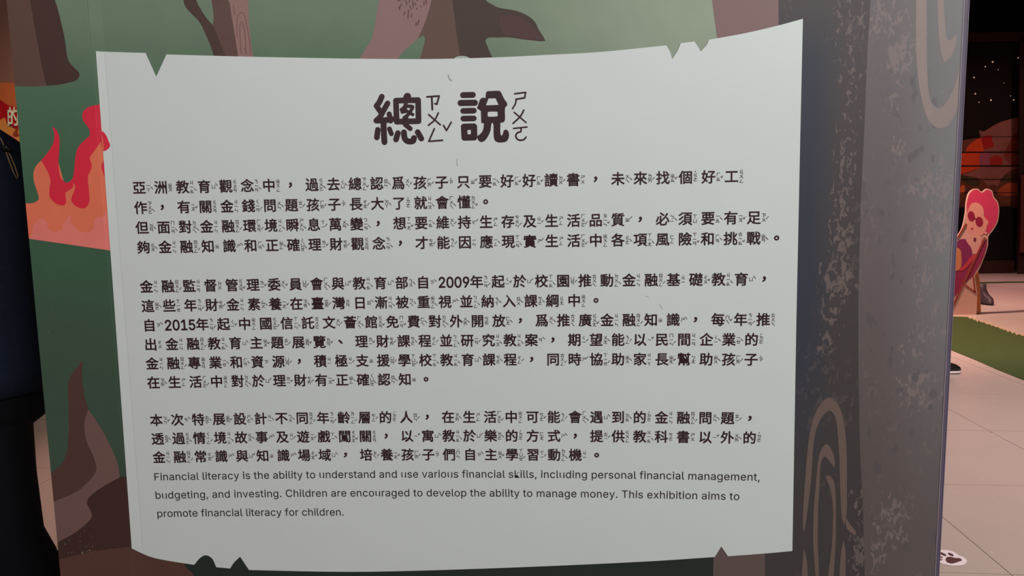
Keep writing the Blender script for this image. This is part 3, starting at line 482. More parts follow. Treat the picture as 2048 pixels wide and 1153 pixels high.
t|227|126,471,65,471,65,93,68,64,77,41,92,21,113,7,138,-1,168,-4,176,-4,184,-3,192,-3,200,-2,207,0,213,2,202,54,197,53,191,52,185,51,180,50,175,50,170,50,156,51,144,55,136,61,130,70,127,83,126,98/204,379,6,379,6,327,204,327
u|410|114,379,53,379,53,139,54,109,60,82,69,59,82,39,97,23,115,11,135,2,158,-3,182,-5,209,-3,234,5,257,17,277,35,294,60,298,0,357,0,357,379,296,379,296,153,295,132,290,113,283,97,274,83,263,71,249,62,234,55,218,51,200,50,175,53,154,61,137,75,124,94,116,117,114,144/298,92,307,92,294,60
v|389|84,379,17,379,163,0,226,0,371,379,305,379,224,155,216,132,209,110,203,87,197,64,191,42,199,42,206,21,184,21,191,42
x|379|100,379,29,379,171,171,171,218,21,0,91,0,148,85,160,103,170,120,178,136,187,152,191,152,200,136,209,120,219,103,231,85,287,0,358,0,209,214,209,169,352,379,282,379,233,306,222,287,211,270,202,253,194,237,185,221,198,221,207,206,175,206,185,221/173,182,205,182,195,167,187,152
y|389|47,-139,61,-86,71,-87,90,-90,104,-89,119,-84,130,-74,142,-56,151,-36,168,8,17,379,84,379,165,155,197,68,224,155,305,379,371,379,204,-58,192,-85,177,-107,160,-124,139,-136,116,-143,91,-145,65,-143'''
m_ink = mat('dark_brown_ink', C(44, 20, 24, .6), .45, .35, 0)
m_ink2 = mat('thin_ink', C(58, 44, 46, .6), .45, .35, 0)
m_ink3 = mat('black_ink', C(34, 24, 28, .6), .45, .35, 0)
lat = {}
for ln in LATIN.split('\n'):
    if '|' in ln:
        ch, adv, d = ln.split('|'); loops = []
        for l in d.split('/'):
            q = [int(v) for v in l.split(',')]; loops.append([(q[i]/1000, q[i+1]/1000) for i in range(0, len(q), 2)])
        lat[ch] = (int(adv)/1000, loops)
def thicken(vs, tr, wd, n=5):
    """round the glyph out by wd/2 with a round-nibbed outline"""
    if wd <= 0: return vs, tr
    key = lambda v: (round(v[0]*2000), round(v[1]*2000))
    ec = {}
    for t in tr:
        for a, b in zip(t, t[1:]+t[:1]):
            e = tuple(sorted((key(vs[a]), key(vs[b])))); ec[e] = ec.get(e, 0)+1
    V, T = list(vs), list(tr)
    for (a, b), c in ec.items():
        if c == 1 and a != b:
            v, f = capsule([(a[0]/2000, a[1]/2000), (b[0]/2000, b[1]/2000)], wd, n); k = len(V)
            V += v; T += [tuple(i+k for i in t) for t in f]
    return V, T
_cache = {}
def han(ch, wd):
    """outline of a CJK / Bopomofo character, centred on (0,0), em = 1"""
    if (ch, wd) in _cache: return _cache[(ch, wd)]
    c = bpy.data.curves.new('glyph', 'FONT'); c.body = ch; c.resolution_u = 2
    o = bpy.data.objects.new('glyph', c); COL.objects.link(o); bpy.context.view_layer.update()
    me = o.to_mesh(); vs = [(v.co.x-.5, v.co.y-.37) for v in me.vertices]
    tr = []
    for p in me.polygons:
        q = tuple(p.vertices); tr += [(q[0], q[i], q[i+1]) for i in range(1, len(q)-1)]
    o.to_mesh_clear(); bpy.data.objects.remove(o); bpy.data.curves.remove(c)
    if ch in '，。、' or '\u3100' <= ch <= '\u312f':
        x = (min(v[0] for v in vs)+max(v[0] for v in vs))/2; y = (min(v[1] for v in vs)+max(v[1] for v in vs))/2
        vs = [(v[0]-x, v[1]-y) for v in vs]
    r = thicken(vs, tr, wd); _cache[(ch, wd)] = r; return r
def latin(ch, wd):
    if (ch, wd) in _cache: return _cache[(ch, wd)]
    vs, tr = fill2d(lat[ch][1]); r = thicken(vs, tr, wd); _cache[(ch, wd)] = r; return r
class Ink:
    def __init__(s): s.v, s.f = [], []
    def add(s, g, x, z, k, kz=None):
        """glyph g at wall position (x, z) metres, k metres per em"""
        n = len(s.v); kz = kz or k
        for a, b in g[0]:
            X = x+a*k; s.v.append((X, surf_y(X)-SO-.0004, z+b*kz))
        s.f += [tuple(i+n for i in t) for t in g[1]]
    def build(s, name, m, parent, label=None):
        s.v = [(x, y-j, z) for (x, y, z), j in zip(s.v, jitter(s.v, s.f, 0, .0003))]
        o = mesh(name, s.v, s.f, m, parent)
        if label: o['label'] = label
        return o
RB = {}
for tok in '''亞ㄧㄚ4 洲ㄓㄡ 教ㄐㄧㄠ4 育ㄩ4 觀ㄍㄨㄢ 念ㄋㄧㄢ4 中ㄓㄨㄥ 過ㄍㄨㄛ4 去ㄑㄩ4 總ㄗㄨㄥ3 認ㄖㄣ4 爲ㄨㄟ2 孩ㄏㄞ2 子ㄗ5 只ㄓ3 要ㄧㄠ4 好ㄏㄠ3 讀ㄉㄨ2 書ㄕㄨ 未ㄨㄟ4 來ㄌㄞ2 找ㄓㄠ3 個ㄍㄜ5 工ㄍㄨㄥ 作ㄗㄨㄛ4
有ㄧㄡ3 關ㄍㄨㄢ 金ㄐㄧㄣ 錢ㄑㄧㄢ2 問ㄨㄣ4 題ㄊㄧ2 長ㄔㄤ2 大ㄉㄚ4 了ㄌㄜ5 就ㄐㄧㄡ4 會ㄏㄨㄟ4 懂ㄉㄨㄥ3 但ㄉㄢ4 面ㄇㄧㄢ4 對ㄉㄨㄟ4 融ㄖㄨㄥ2 環ㄏㄨㄢ2 境ㄐㄧㄥ4 瞬ㄕㄨㄣ4 息ㄒㄧ2 萬ㄨㄢ4 變ㄅㄧㄢ4 想ㄒㄧㄤ3 維ㄨㄟ2 持ㄔ2 生ㄕㄥ 存ㄘㄨㄣ2 及ㄐㄧ2
活ㄏㄨㄛ2 品ㄆㄧㄣ3 質ㄓ2 必ㄅㄧ4 須ㄒㄩ 足ㄗㄨ2 夠ㄍㄡ4 知ㄓ 識ㄕ4 和ㄏㄢ4 正ㄓㄥ4 確ㄑㄩㄝ4 理ㄌㄧ3 財ㄘㄞ2 才ㄘㄞ2 能ㄋㄥ2 因ㄧㄣ 應ㄧㄥ4 現ㄒㄧㄢ4 實ㄕ2 各ㄍㄜ4 項ㄒㄧㄤ4 風ㄈㄥ 險ㄒㄧㄢ3 挑ㄊㄧㄠ3 戰ㄓㄢ4 監ㄐㄧㄢ 督ㄉㄨ 管ㄍㄨㄢ3 委ㄨㄟ3 員ㄩㄢ2
與ㄩ3 部ㄅㄨ4 自ㄗ4 年ㄋㄧㄢ2 起ㄑㄧ3 於ㄩ2 校ㄒㄧㄠ4 園ㄩㄢ2 推ㄊㄨㄟ 動ㄉㄨㄥ4 基ㄐㄧ 礎ㄔㄨ3 這ㄓㄜ4 些ㄒㄧㄝ 素ㄙㄨ4 養ㄧㄤ3 在ㄗㄞ4 臺ㄊㄞ2 灣ㄨㄢ 日ㄖ4 漸ㄐㄧㄢ4 被ㄅㄟ4 重ㄓㄨㄥ4 視ㄕ4 並ㄅㄧㄥ4 納ㄋㄚ4 入ㄖㄨ4 課ㄎㄜ4 綱ㄍㄤ 國ㄍㄨㄛ2 信ㄒㄧㄣ4 託ㄊㄨㄛ
文ㄨㄣ2 薈ㄏㄨㄟ4 館ㄍㄨㄢ3 免ㄇㄧㄢ3 費ㄈㄟ4 外ㄨㄞ4 開ㄎㄞ 放ㄈㄤ4 廣ㄍㄨㄤ3 每ㄇㄟ3 出ㄔㄨ 主ㄓㄨ3 展ㄓㄢ3 覽ㄌㄢ3 程ㄔㄥ2 研ㄧㄢ2 究ㄐㄧㄡ4 案ㄢ4 期ㄑㄧ2 望ㄨㄤ4 以ㄧ3 民ㄇㄧㄣ2 間ㄐㄧㄢ 企ㄑㄧ4 業ㄧㄝ4 的ㄉㄜ5 專ㄓㄨㄢ 資ㄗ 源ㄩㄢ2 積ㄐㄧ 極ㄐㄧ2 支ㄓ 援ㄩㄢ2 學ㄒㄩㄝ2
同ㄊㄨㄥ2 時ㄕ2 協ㄒㄧㄝ2 助ㄓㄨ4 家ㄐㄧㄚ 幫ㄅㄤ 本ㄅㄣ3 次ㄘ4 特ㄊㄜ4 設ㄕㄜ4 計ㄐㄧ4 不ㄅㄨ4 齡ㄌㄧㄥ2 層ㄘㄥ2 人ㄖㄣ2 可ㄎㄜ3 遇ㄩ4 到ㄉㄠ4 透ㄊㄡ4 情ㄑㄧㄥ2 故ㄍㄨ4 事ㄕ4 遊ㄧㄡ2 戲ㄒㄧ4 闖ㄔㄨㄤ3 寓ㄩ4 樂ㄌㄜ4 方ㄈㄤ 式ㄕ4 提ㄊㄧ2 供ㄍㄨㄥ 科ㄎㄜ 常ㄔㄤ2 場ㄔㄤ3
域ㄩ4 培ㄆㄟ2 們ㄇㄣ5 習ㄒㄧ2 機ㄐㄧ'''.split():
    RB[tok[0]] = (tok[1:].rstrip('12345'), tok[-1] if tok[-1].isdigit() else '1')
TEXT = {0: '亞洲教育觀念中，過去總認爲孩子只要好好讀書，未來找個好工', 1: '作，有關金錢問題孩子長大了就會懂。', 2: '但面對金融環境瞬息萬變，想要維持生存及生活品質，必須要有足', 3: '夠金融知識和正確理財觀念，才能因應現實生活中各項風險和挑戰。',
 5: '金融監督管理委員會與教育部自2009年起於校園推動金融基礎教育，', 6: '這些年財金素養在臺灣日漸被重視並納入課綱中。', 7: '自2015年起中國信託文薈館免費對外開放，爲推廣金融知識，每年推', 8: '出金融教育主題展覽、理財課程並研究教案，期望能以民間企業的', 9: '金融專業和資源，積極支援學校教育課程，同時協助家長幫助孩子', 10: '在生活中對於理財有正確認知。',
 12: '本次特展設計不同年齡層的人，在生活中可能會遇到的金融問題，', 13: '透過情境故事及遊戲闖關，以寓教於樂的方式，提供教科書以外的', 14: '金融常識與知識場域，培養孩子們自主學習動機。'}
EM = .625*S; ROWH = .9195*S; W_H = .040
def tone(ink, t, x, z):
    k = S
    P = {'4': [(-.045, .05), (.045, -.05)], '2': [(-.045, -.05), (.045, .05)], '3': [(-.045, .03), (-.01, -.04), (.045, .05)], '5': [(-.002, 0), (.002, 0)]}[t]
    v, f = capsule(P, .03 if t != '5' else .05, 6); ink.add((v, f), x, z, k)
for row, txt in TEXT.items():
    big, small = Ink(), Ink(); c = 0.0; z = Z0-row*ROWH
    for i, ch in enumerate(txt):
        x = (c-14)*S
        if ch.isdigit():
            big.add(latin(ch, .035), x-.31*S, z-.25*S, S*.86, S*.95); c += .375; continue
        g = han(ch, .055 if ch in '，。、' else W_H)
        big.add(g, x, z, EM*(1.0 if ch not in '，。' else 1.05))
        if ch in RB:
            syl, t = RB[ch]
            if ch == '爲' and row == 7: t = '4'
            if ch == '長' and row == 9: syl, t = 'ㄓㄤ', '3'
            n = len(syl); sp = .2*S; xr = x+.425*S; last = z
            for j, b in enumerate(syl):
                last = z+sp*((n-1)/2-j); small.add(han(b, .03), xr, last-.005*S, .205*S)
            if t == '5': tone(small, t, xr, z+sp*((n-1)/2)+.15*S)
            elif t != '1': tone(small, t, xr+.155*S, last+.085*S)
        c += 1
    big.build('text_line', m_ink, signE); small.build('phonetic_marks', m_ink2, signE)
for s_, (xa, xb, ya, yb) in {'Financial literacy is the ability to understand and use various financial skills, including personal financial management,': (309, 1520, 961, 961.5),
       'budgeting, and investing. Children are encouraged to develop the ability to manage money. This exhibition aims to': (311.5, 1479, 997.5, 1000), 'promote financial literacy for children.': (315, 689.5, 1034, 1031)}.items():
    p, q = wall_hit(xa, ya), wall_hit(xb, yb); tot = 0; SPW = .188
    for ch in s_: tot += SPW if ch == ' ' else lat[ch][0]
    EMW = .72*S; ls = ((q[0]-p[0])/EMW-tot)/(len(s_)-1)
    ink = Ink(); x = p[0]
    for ch in s_:
        if ch == ' ': x += (SPW+ls)*EMW; continue
        ink.add(latin(ch, .004), x, p[1]+(q[1]-p[1])*(x-p[0])/(q[0]-p[0]), EMW); x += (lat[ch][0]+ls)*EMW
    ink.build('text_line', m_ink3, signE)
# the title, drawn stroke by stroke
def title(name, strokes, org, sc, polys=()):
    vs, fs = [], []
    for wd, path in strokes:
        v, f = capsule(smooth_loop(path, 6, False) if len(path) > 2 else [p[:2] for p in path], wd, 18); k = len(vs); vs += v; fs += [tuple(i+k for i in t) for t in f]
    for loops in polys:
        v, f = fill2d([smooth_loop(l, 6) for l in loops]); k = len(vs); vs += v; fs += [tuple(i+k for i in t) for t in f]
    W = [wall_hit(org[0]+a/sc, org[1]+b/sc) for a, b in vs]
    return mesh(name, [(x, surf_y(x)-SO-.0003-j, z) for (x, z), j in zip(W, jitter(vs, fs, 0, .0005))], fs, m_ink, signE)
q = 1
title('title_character', [(100, [(215, 212), (170, 310), (122, 375)]), (96, [(122, 378), (205, 500)]), (96, [(318, 330), (250, 450), (190, 560), (120, 635)]), (104, [(118, 636), (260, 630), (390, 610)]),
   (92, [(345, 520), (372, 640)]), (104, [(245, 640), (250, 820), (262, 1018)]), (98, [(145, 798), (127, 935)]), (84, [(350, 782), (385, 870)]),
   (100, [(465, 282, 1), (858, 272, 1), (866, 645, 1), (478, 655, 1), (465, 282, 1)]), (134, [(668, 210), (650, 270)]), (62, [(655, 300), (610, 400), (565, 440)]), (52, [(560, 445), (575, 490)]), (60, [(560, 440), (640, 390)]),
   (60, [(640, 380), (760, 390), (735, 450), (690, 520), (610, 585)]), (56, [(620, 400), (650, 460), (765, 530)]), (60, [(640, 470), (600, 480)]), (70, [(650, 560), (650, 640)]), (84, [(628, 705), (718, 778)]),
   (100, [(500, 858), (467, 970)]), (104, [(607, 845), (620, 945), (672, 1000), (765, 998), (785, 945)]), (100, [(850, 840), (915, 955)])], (740, 170), 8.87)['label'] = 'first large title character'
title('title_character', [(104, [(235, 184), (408, 180)]), (108, [(192, 324), (443, 320)]), (100, [(238, 464), (425, 460)]), (100, [(240, 600), (425, 597)]), (112, [(252, 746, 1), (427, 742, 1), (432, 932, 1), (262, 936, 1), (252, 746, 1)])],
   (900, 170), 8.87, [[[(640, 150), (665, 117), (720, 112), (870, 108), (903, 130), (935, 195), (965, 255), (1010, 320), (1016, 360), (980, 405, 1), (975, 450), (976, 620), (955, 662), (895, 675, 1), (897, 870), (918, 902), (940, 870), (955, 815), (995, 795), (1035, 825), (1050, 890), (1035, 960), (995, 1008), (940, 1022), (850, 1020), (800, 990), (778, 920), (770, 700), (752, 675), (735, 700), (722, 800), (690, 890), (625, 985), (560, 1016), (505, 985), (485, 915, 1), (560, 850), (592, 780), (605, 685, 1), (557, 680, 1), (550, 465, 1), (478, 415, 1), (505, 350), (535, 265), (580, 230), (632, 238, 1)],
   [(685, 243, 1), (810, 240, 1), (862, 357, 1), (640, 365, 1)], [(672, 495), (685, 480), (830, 478), (845, 490), (845, 550), (832, 562), (688, 566), (673, 555)]]])['label'] = 'second large title character'
title('title_phonetic_marks', [(32, [(1015, 215, 1), (1230, 200, 1), (1190, 345, 1), (1155, 335, 1)]), (34, [(1100, 225), (1110, 440)]), (30, [(1045, 530), (1250, 710)]), (30, [(1215, 500), (1155, 620), (1040, 720)]), (30, [(1145, 780, 1), (1048, 1003, 1), (1290, 985, 1)]), (30, [(1308, 722, 1), (1360, 812, 1), (1445, 665, 1)])], (740, 170), 8.87)
title('title_phonetic_marks', [(30, [(1150, 160, 1), (1342, 136, 1), (1325, 232, 1), (1170, 258, 1)]), (28, [(1178, 255), (1160, 340), (1110, 425)]), (28, [(1140, 490), (1350, 670)]), (30, [(1310, 450), (1250, 560), (1120, 685)]), (28, [(1130, 775), (1365, 750)]), (30, [(1260, 768), (1257, 830), (1200, 850), (1168, 905), (1200, 968), (1265, 985), (1320, 965), (1350, 930)])], (900, 170), 8.87)
m_sc = mat('pencil_scuff', (.42, .42, .42, 1), .7, .1, 0)
for P, wd in (([(897, 150), (899, 158), (904, 162)], 1.6), ([(915, 318), (914, 325), (916, 332)], .9), ([(1318, 608), (1325, 618)], .7), ([(1290, 592), (1297, 594)], .5)):
    strokes_px('scuff_mark', [P], wd, m_sc, 15, signE)

# ------------------------------------------------------------------ things printed or cut out on other planes
def cut(name, pts, Y, m, parent, off=0.0, thick=0.0, n=5, holes=()):
    loops = [[(lambda p: (p.x, p.z))(on_plane(x, y, Y)) for x, y in smooth_loop(l, n)] for l in [pts]+list(holes)]
    vs, tr = fill2d(loops)
    bm = bmesh.new(); bv = [bm.verts.new((x, Y-off, z)) for x, z in vs]
    for t in tr:
        try: bm.faces.new([bv[i] for i in t])
        except ValueError: pass
    bmesh.ops.recalc_face_normals(bm, faces=bm.faces[:])
    if sum(f.normal.y*f.calc_area() for f in bm.faces) > 0: bmesh.ops.reverse_faces(bm, faces=bm.faces[:])
    if thick:
        g = bmesh.ops.extrude_face_region(bm, geom=bm.faces[:]); new = set(e for e in g['geom'] if isinstance(e, bmesh.types.BMVert))
        for v in bm.verts:
            if v not in new: v.co.y += thick
        bmesh.ops.recalc_face_normals(bm, faces=bm.faces[:])
    return bm_obj(name, bm, m, parent)
def bar(name, a, b, wd, Y, m, parent, off, thick=.004):
    dx, dy = b[0]-a[0], b[1]-a[1]; L = math.hypot(dx, dy); nx, ny = -dy/L*wd/2, dx/L*wd/2
    return cut(name, sh((a[0]+nx, a[1]+ny), (b[0]+nx, b[1]+ny), (b[0]-nx, b[1]-ny), (a[0]-nx, a[1]-ny)), Y, m, parent, off, thick)
def fcut(name, pts, m, z, parent=None, n=5, thick=.0006):
    P = [on_floor(x, y) for x, y in smooth_loop(pts, n)]; vs, tr = fill2d([[(p.x, p.y) for p in P]])
    bm = bmesh.new(); bv = [bm.verts.new((x, y, z)) for x, y in vs]
    for t in tr:
        try: bm.faces.new([bv[i] for i in t])
        except ValueError: pass
    bmesh.ops.recalc_face_normals(bm, faces=bm.faces[:])
    if sum(f.normal.z for f in bm.faces) < 0: bmesh.ops.reverse_faces(bm, faces=bm.faces[:])
    return bm_obj(name, bm, m, parent)

# dark night-sky backdrop with autumn hills at the far right
YB = on_floor(2000, 545).y
bd = empty('backdrop', (on_plane(1990, 540, YB).x, YB, 0))
tag(bd, 'dark backdrop with tiny star lights above red and orange painted hills', 'backdrop')
pz = lambda L: [(1900+p[0]/5.24, 180+p[1]/5.24)+tuple(p[2:]) for p in L]
m_night = mat('night_board', (.012, .005, .004, 1), .6, .2, .05)
cut('panel', sh((1700, 82), (2046, 82), (2046, 520), (1700, 520)), YB, m_night, bd, 0, .05)
EM_ = .35
cut('printed_ground', pz(sh((-200, 545), (130, 530), (250, 510), (735, 470), (735, 1240), (-200, 1240))), YB, mat('mural_brown', C(72, 36, 26, EM_), .5, .2, .3, 3), bd, .002)
cut('printed_hill', pz([(300, 423, 1), (330, 432), (355, 436, 1), (500, 350), (620, 310), (735, 285, 1), (735, 820, 1), (640, 840), (560, 900), (500, 1010, 1), (440, 990), (400, 1012, 1), (330, 940), (120, 890, 1), (240, 850), (310, 820, 1), (300, 600, 1), (315, 480)]), YB, mat('mural_pink', C(98, 56, 50, EM_), .5, .2, .12, 4), bd, .004)
cut('printed_maple', pz([(60, 700, 1), (160, 640), (180, 600), (230, 550), (320, 505), (350, 560), (355, 640, 1), (310, 700), (315, 815, 1), (120, 880), (60, 880, 1)]), YB, mat('mural_orange', C(150, 44, 20, EM_), .5, .2, .12, 4), bd, .006)
cut('printed_maple', pz([(320, 503, 1), (380, 480), (445, 478, 1), (437, 530), (465, 590, 1), (400, 618), (352, 622, 1)]), YB, mat('mural_red', C(116, 20, 16, EM_), .5, .2, .1, 4), bd, .008)
cut('printed_maple', pz([(430, 705), (530, 698), (550, 750), (520, 795), (420, 795)]), YB, mat('mural_red_b', C(112, 26, 22, EM_), .5, .2, .1, 4), bd, .008)
cut('printed_maple', pz([(600, 590), (690, 440), (735, 430, 1), (735, 790, 1), (640, 780), (560, 700)]), YB, mat('mural_red_c', C(88, 34, 28, EM_), .5, .2, .2, 4), bd, .007)
cut('printed_figure', pz([(312, 662), (400, 655), (410, 720), (395, 795), (320, 800)]), YB, mat('mural_plum', C(108, 50, 62, EM_), .5, .2, .1, 4), bd, .009)
cut('printed_bush', pz([(120, 900), (200, 915), (300, 940), (300, 1010), (220, 1000), (140, 960)]), YB, mat('mural_olive', C(44, 34, 20, EM_), .5, .2, .2, 4), bd, .005)
cut('printed_bush', pz([(520, 965), (570, 900), (650, 880), (720, 870), (720, 950), (600, 960)]), YB, mat('mural_olive_b', C(50, 36, 20, EM_), .5, .2, .2, 4), bd, .005)
cut('printed_maple', pz([(490, 1080), (560, 1000), (640, 975), (720, 1000), (720, 1090), (600, 1110)]), YB, mat('mural_rust', C(120, 52, 30, EM_), .5, .2, .12, 4), bd, .006)
cut('printed_maple', pz([(90, 1060), (110, 1010), (150, 1000), (150, 1070), (110, 1090)]), YB, mat('mural_rust_b', C(150, 66, 36, EM_), .5, .2, .1, 4), bd, .006)
m_rail = mat('dark_rail', (.012, .004, .003, 1), .6, .2, .05)
for y_, wd in ((495, 1.0), (655, 2.4), (800, 2.6), (940, 1.5), (1080, 1.2)):
    Yy = 180+y_/5.24; bar('rail', (1700, Yy+.6), (2041, Yy-.4), wd, YB, m_rail, bd, .014, .008)
m_star = mat('star_light', (1.0, .62, .38, 1), .4, .2, 0, emis=.55)
for i, (x, y, r) in enumerate([(1985.3, 124, 2.6), (1970.5, 133.5, 2.0), (1996.7, 139.5, 1.4), (1947.9, 155, 2.3), (1950.6, 187.7, 2.4), (2008, 166, 1.2), (1958, 204.6, 1.6), (1982, 200.5, 2.5), (2036.5, 115.7, 2.2), (2021.5, 192, 1.3), (2027.5, 200, 2.1), (2037.6, 193, 1.4)]):
    p = on_plane(x, y, YB-.02); bm = bmesh.new(); bmesh.ops.create_uvsphere(bm, u_segments=8, v_segments=6, radius=r*.62*11/F_PX)
    for v in bm.verts: v.co += p
    bm_obj('star_light', bm, m_star, bd, True)
m_brn = mat('brown_board', (.03, .010, .008, 1), .6, .2, .1, 8)
tag(cut('dark_cabinet', sh((1700, 420), (2026, 413), (2026, 546), (1700, 548)), YB-.12, mat('black_board', (.006, .004, .003, 1), .6, .2, .05), None, 0, .10), 'long low black cabinet front below the painted hills', 'cabinet')
kp = cut('plinth', sh((1700, 524), (2030, 521), (2030, 546), (1700, 549)), YB-.20, m_brn, None, 0, .05); tag(kp, 'dark brown skirting board at the foot of the black cabinet', 'plinth')
tag(cut('wooden_beam', sh((1700, 67), (2300, 62), (2300, 77), (1700, 82)), YB-.3, mat('beam_brown', (.05, .018, .012, 1), .6, .2, .1, 8), None, 0, .12), 'dark brown horizontal beam above the star lights', 'beam')
tag(cut('display_column', sh((2041, 80), (2140, 76), (2140, 545), (2036, 547)), YB-.35, m_brn, None, 0, .04), 'dark brown column at the right end of the backdrop', 'column')
tag(cut('lit_edge_board', sh((2043, 350), (2120, 348), (2120, 505), (2041, 505)), YB-.45, mat('warm_board', C(66, 30, 26, .5), .5, .2, .1, 6), None, 0, .03), 'reddish board added for the lit edge of the dark column at the right', 'board')  # added board; the column's lit edge is put into its reddish colour

# floor graphics
m_grass = mat('grass_carpet', (.052, .082, .030, 1), .95, .05, .15, 90)
zz = lambda L: [(1860+p[0]/4.117, 520+p[1]/4.117)+tuple(p[2:]) for p in L]
top = [(-350, 450), (180, 468), (310, 474)]; jag = []
x = 310.0; k = 0
while x < 1100:
    y = 474+(x-310)*.335; jag += [(x, y-2, 1), (x+random.uniform(18, 30), y+random.uniform(14, 24), 1)]; x += random.uniform(26, 46)
edge = [(p[0], p[1], 1) for p in top]+jag
lower = [(1100, 1125, 1), (774, 995, 1), (560, 910, 1), (380, 830, 1), (170, 745, 1), (-350, 520, 1)]
grass = fcut('floor_mat', zz(edge+lower), m_grass, .003); tag(grass, 'green floor mat with a jagged far edge on the tiles right of the wall', 'mat')
fr = [(x_, y_-random.uniform(2, 10), 1) if i % 2 else (x_+8, y_-12, 1) for i, (x_, y_, _) in enumerate(jag)]
o = fcut('straw_fringe', zz([(190, 470, 1)]+fr+[(j[0], j[1]+6, 1) for j in reversed(jag)]), mat('straw', (.42, .32, .18, 1), .8, .1, .12, 60), .002, grass)
tag(fcut('floor_stripe', sh((1955, 565), (2020, 563.5), (2400, 561), (2400, 564.5), (2020, 566.5), (1955, 568)), m_grass, .003), 'thin green stripe across the far floor', 'floor marking')
zp = lambda L: [(1840+p[0]/3.09, 780+p[1]/3.09)+tuple(p[2:]) for p in L]
paw = fcut('paw_sticker', zp([(70, 1030), (90, 1008), (118, 996), (150, 993), (185, 997), (215, 1008), (240, 1026), (272, 1040), (290, 1062), (275, 1083), (235, 1091), (190, 1090), (155, 1083), (118, 1072), (85, 1060)]), mat('sticker_white', (.80, .76, .80, 1), .5, .3, .01), .0012)
tag(paw, 'white paw print sticker with dark brown pads on the floor tile', 'sticker')
m_pad = mat('pad_brown', (.075, .022, .018, 1), .5, .3, .02)
fcut('paw_pad', zp([(158, 1055), (165, 1040), (185, 1036), (215, 1043), (248, 1046), (259, 1058), (240, 1066), (215, 1074), (195, 1078), (168, 1070)]), m_pad, .0018, paw)
def ell(cx, cy, a, b, r): return [(cx+a*math.cos(t)*math.cos(r)-b*math.sin(t)*math.sin(r), cy+a*math.cos(t)*math.sin(r)+b*math.sin(t)*math.cos(r)) for t in [i*math.pi/5 for i in range(10)]]
for e in ((190, 1022, 20, 7, .45), (140, 1019, 26, 7, .42), (123, 1036, 19, 5, .3), (122, 1053, 18, 4.5, .1)): fcut('paw_pad', zp(ell(*e)), m_pad, .0018, paw)

# cut-out figure of a woman in a deck chair
YS = on_floor(1945, 630).y; sp5 = lambda L: [(1880+p[0]/4.118, 360+p[1]/4.118)+tuple(p[2:]) for p in L]
st = empty('cutout_standee', on_floor(1925, 632)); tag(st, 'flat cut-out of a pink-haired woman in round sunglasses reclining in a deck chair', 'standee')
st.location.y = YS
cut('board', sp5([(209, 268), (215, 190), (235, 112), (268, 80), (310, 73), (344, 98), (388, 73), (430, 92), (442, 138), (475, 180), (487, 240), (477, 340), (440, 412), (400, 465), (394, 545), (362, 645), (322, 735), (287, 788, 1), (308, 940, 1), (300, 1112, 1), (-120, 1120, 1), (-60, 900), (20, 700), (120, 500), (180, 400)]), YS, mat('cutout_white', C(205, 165, 152, .9), .5, .3, .01), st, 0, .012)
def sc_(name, pts, rgb, lay, n=5): return cut(name, sp5(pts), YS, pm(rgb, .85), st, .001*lay, 0, n)
sc_('printed_hair', [(222, 250), (222, 190), (242, 118), (272, 88), (308, 82), (344, 108), (388, 82), (424, 100), (434, 142), (468, 186), (478, 240), (468, 335), (430, 405), (380, 452), (330, 440), (250, 400)], (196, 62, 98), 1)
sc_('printed_face', [(224, 290), (236, 235), (262, 195), (300, 188), (345, 218), (360, 262), (362, 300), (400, 345, 1), (385, 385), (370, 430), (330, 466), (285, 478), (240, 445), (218, 385)], (214, 150, 138), 2)
sc_('printed_neck', [(225, 440, 1), (345, 470, 1), (330, 560), (290, 620, 1), (262, 600), (250, 560), (225, 520), (175, 480, 1)], (212, 160, 150), 2.5)
sc_('printed_sunglasses', ell(256, 300, 29, 43, -.15), (140, 36, 66), 3); sc_('printed_sunglasses', ell(322, 346, 31, 42, -.15), (140, 36, 66), 3)
sc_('printed_sunglasses', [(278, 310), (298, 322), (296, 330), (278, 320)], (140, 36, 66), 3)
sc_('printed_lips', ell(262, 402, 10, 9, 0), (175, 60, 80), 3); sc_('printed_earring', ell(375, 438, 8, 10, 0), (235, 190, 180), 3.5)
sc_('printed_chair_fabric', [(385, 480, 1), (382, 555), (345, 665), (300, 745), (262, 800), (200, 858), (110, 970), (-40, 1060, 1), (20, 800), (120, 760), (240, 700), (310, 590)], (140, 48, 84), 1.5)
sc_('printed_swimsuit', [(150, 500), (205, 488), (225, 520), (255, 560), (262, 610), (240, 680), (190, 720), (120, 760), (60, 760), (100, 560)], (128, 48, 92), 3)
sc_('printed_arm', [(262, 620), (300, 612), (240, 700), (180, 750), (150, 745), (200, 700)], (186, 62, 76), 3.2)
sc_('printed_drink', [(130, 560), (165, 575), (175, 640), (170, 720), (130, 750), (90, 700), (100, 600)], (196, 128, 92), 3.4)
sc_('printed_choker', [(278, 478), (296, 480), (292, 512), (276, 505)], (120, 44, 78), 3.2)
for a, b, w_ in (((368, 476), (100, 1052), 16), ((214, 362), (140, 480), 14), ((270, 788), (286, 925), 12), ((196, 862), (298, 934), 14)):
    p, q_ = sp5([a, b]); bar('printed_chair_rail', p, q_, w_/4.118, YS, pm((150, 68, 58), .85), st, .005, .0015)
cut('prop_stand', sp5(sh((296, 800), (312, 752), (336, 735), (352, 860), (360, 1104), (298, 1112))), YS, mat('stained_wood', C(158, 96, 60, .6), .5, .3, .15, 12), st, -.05, .04)
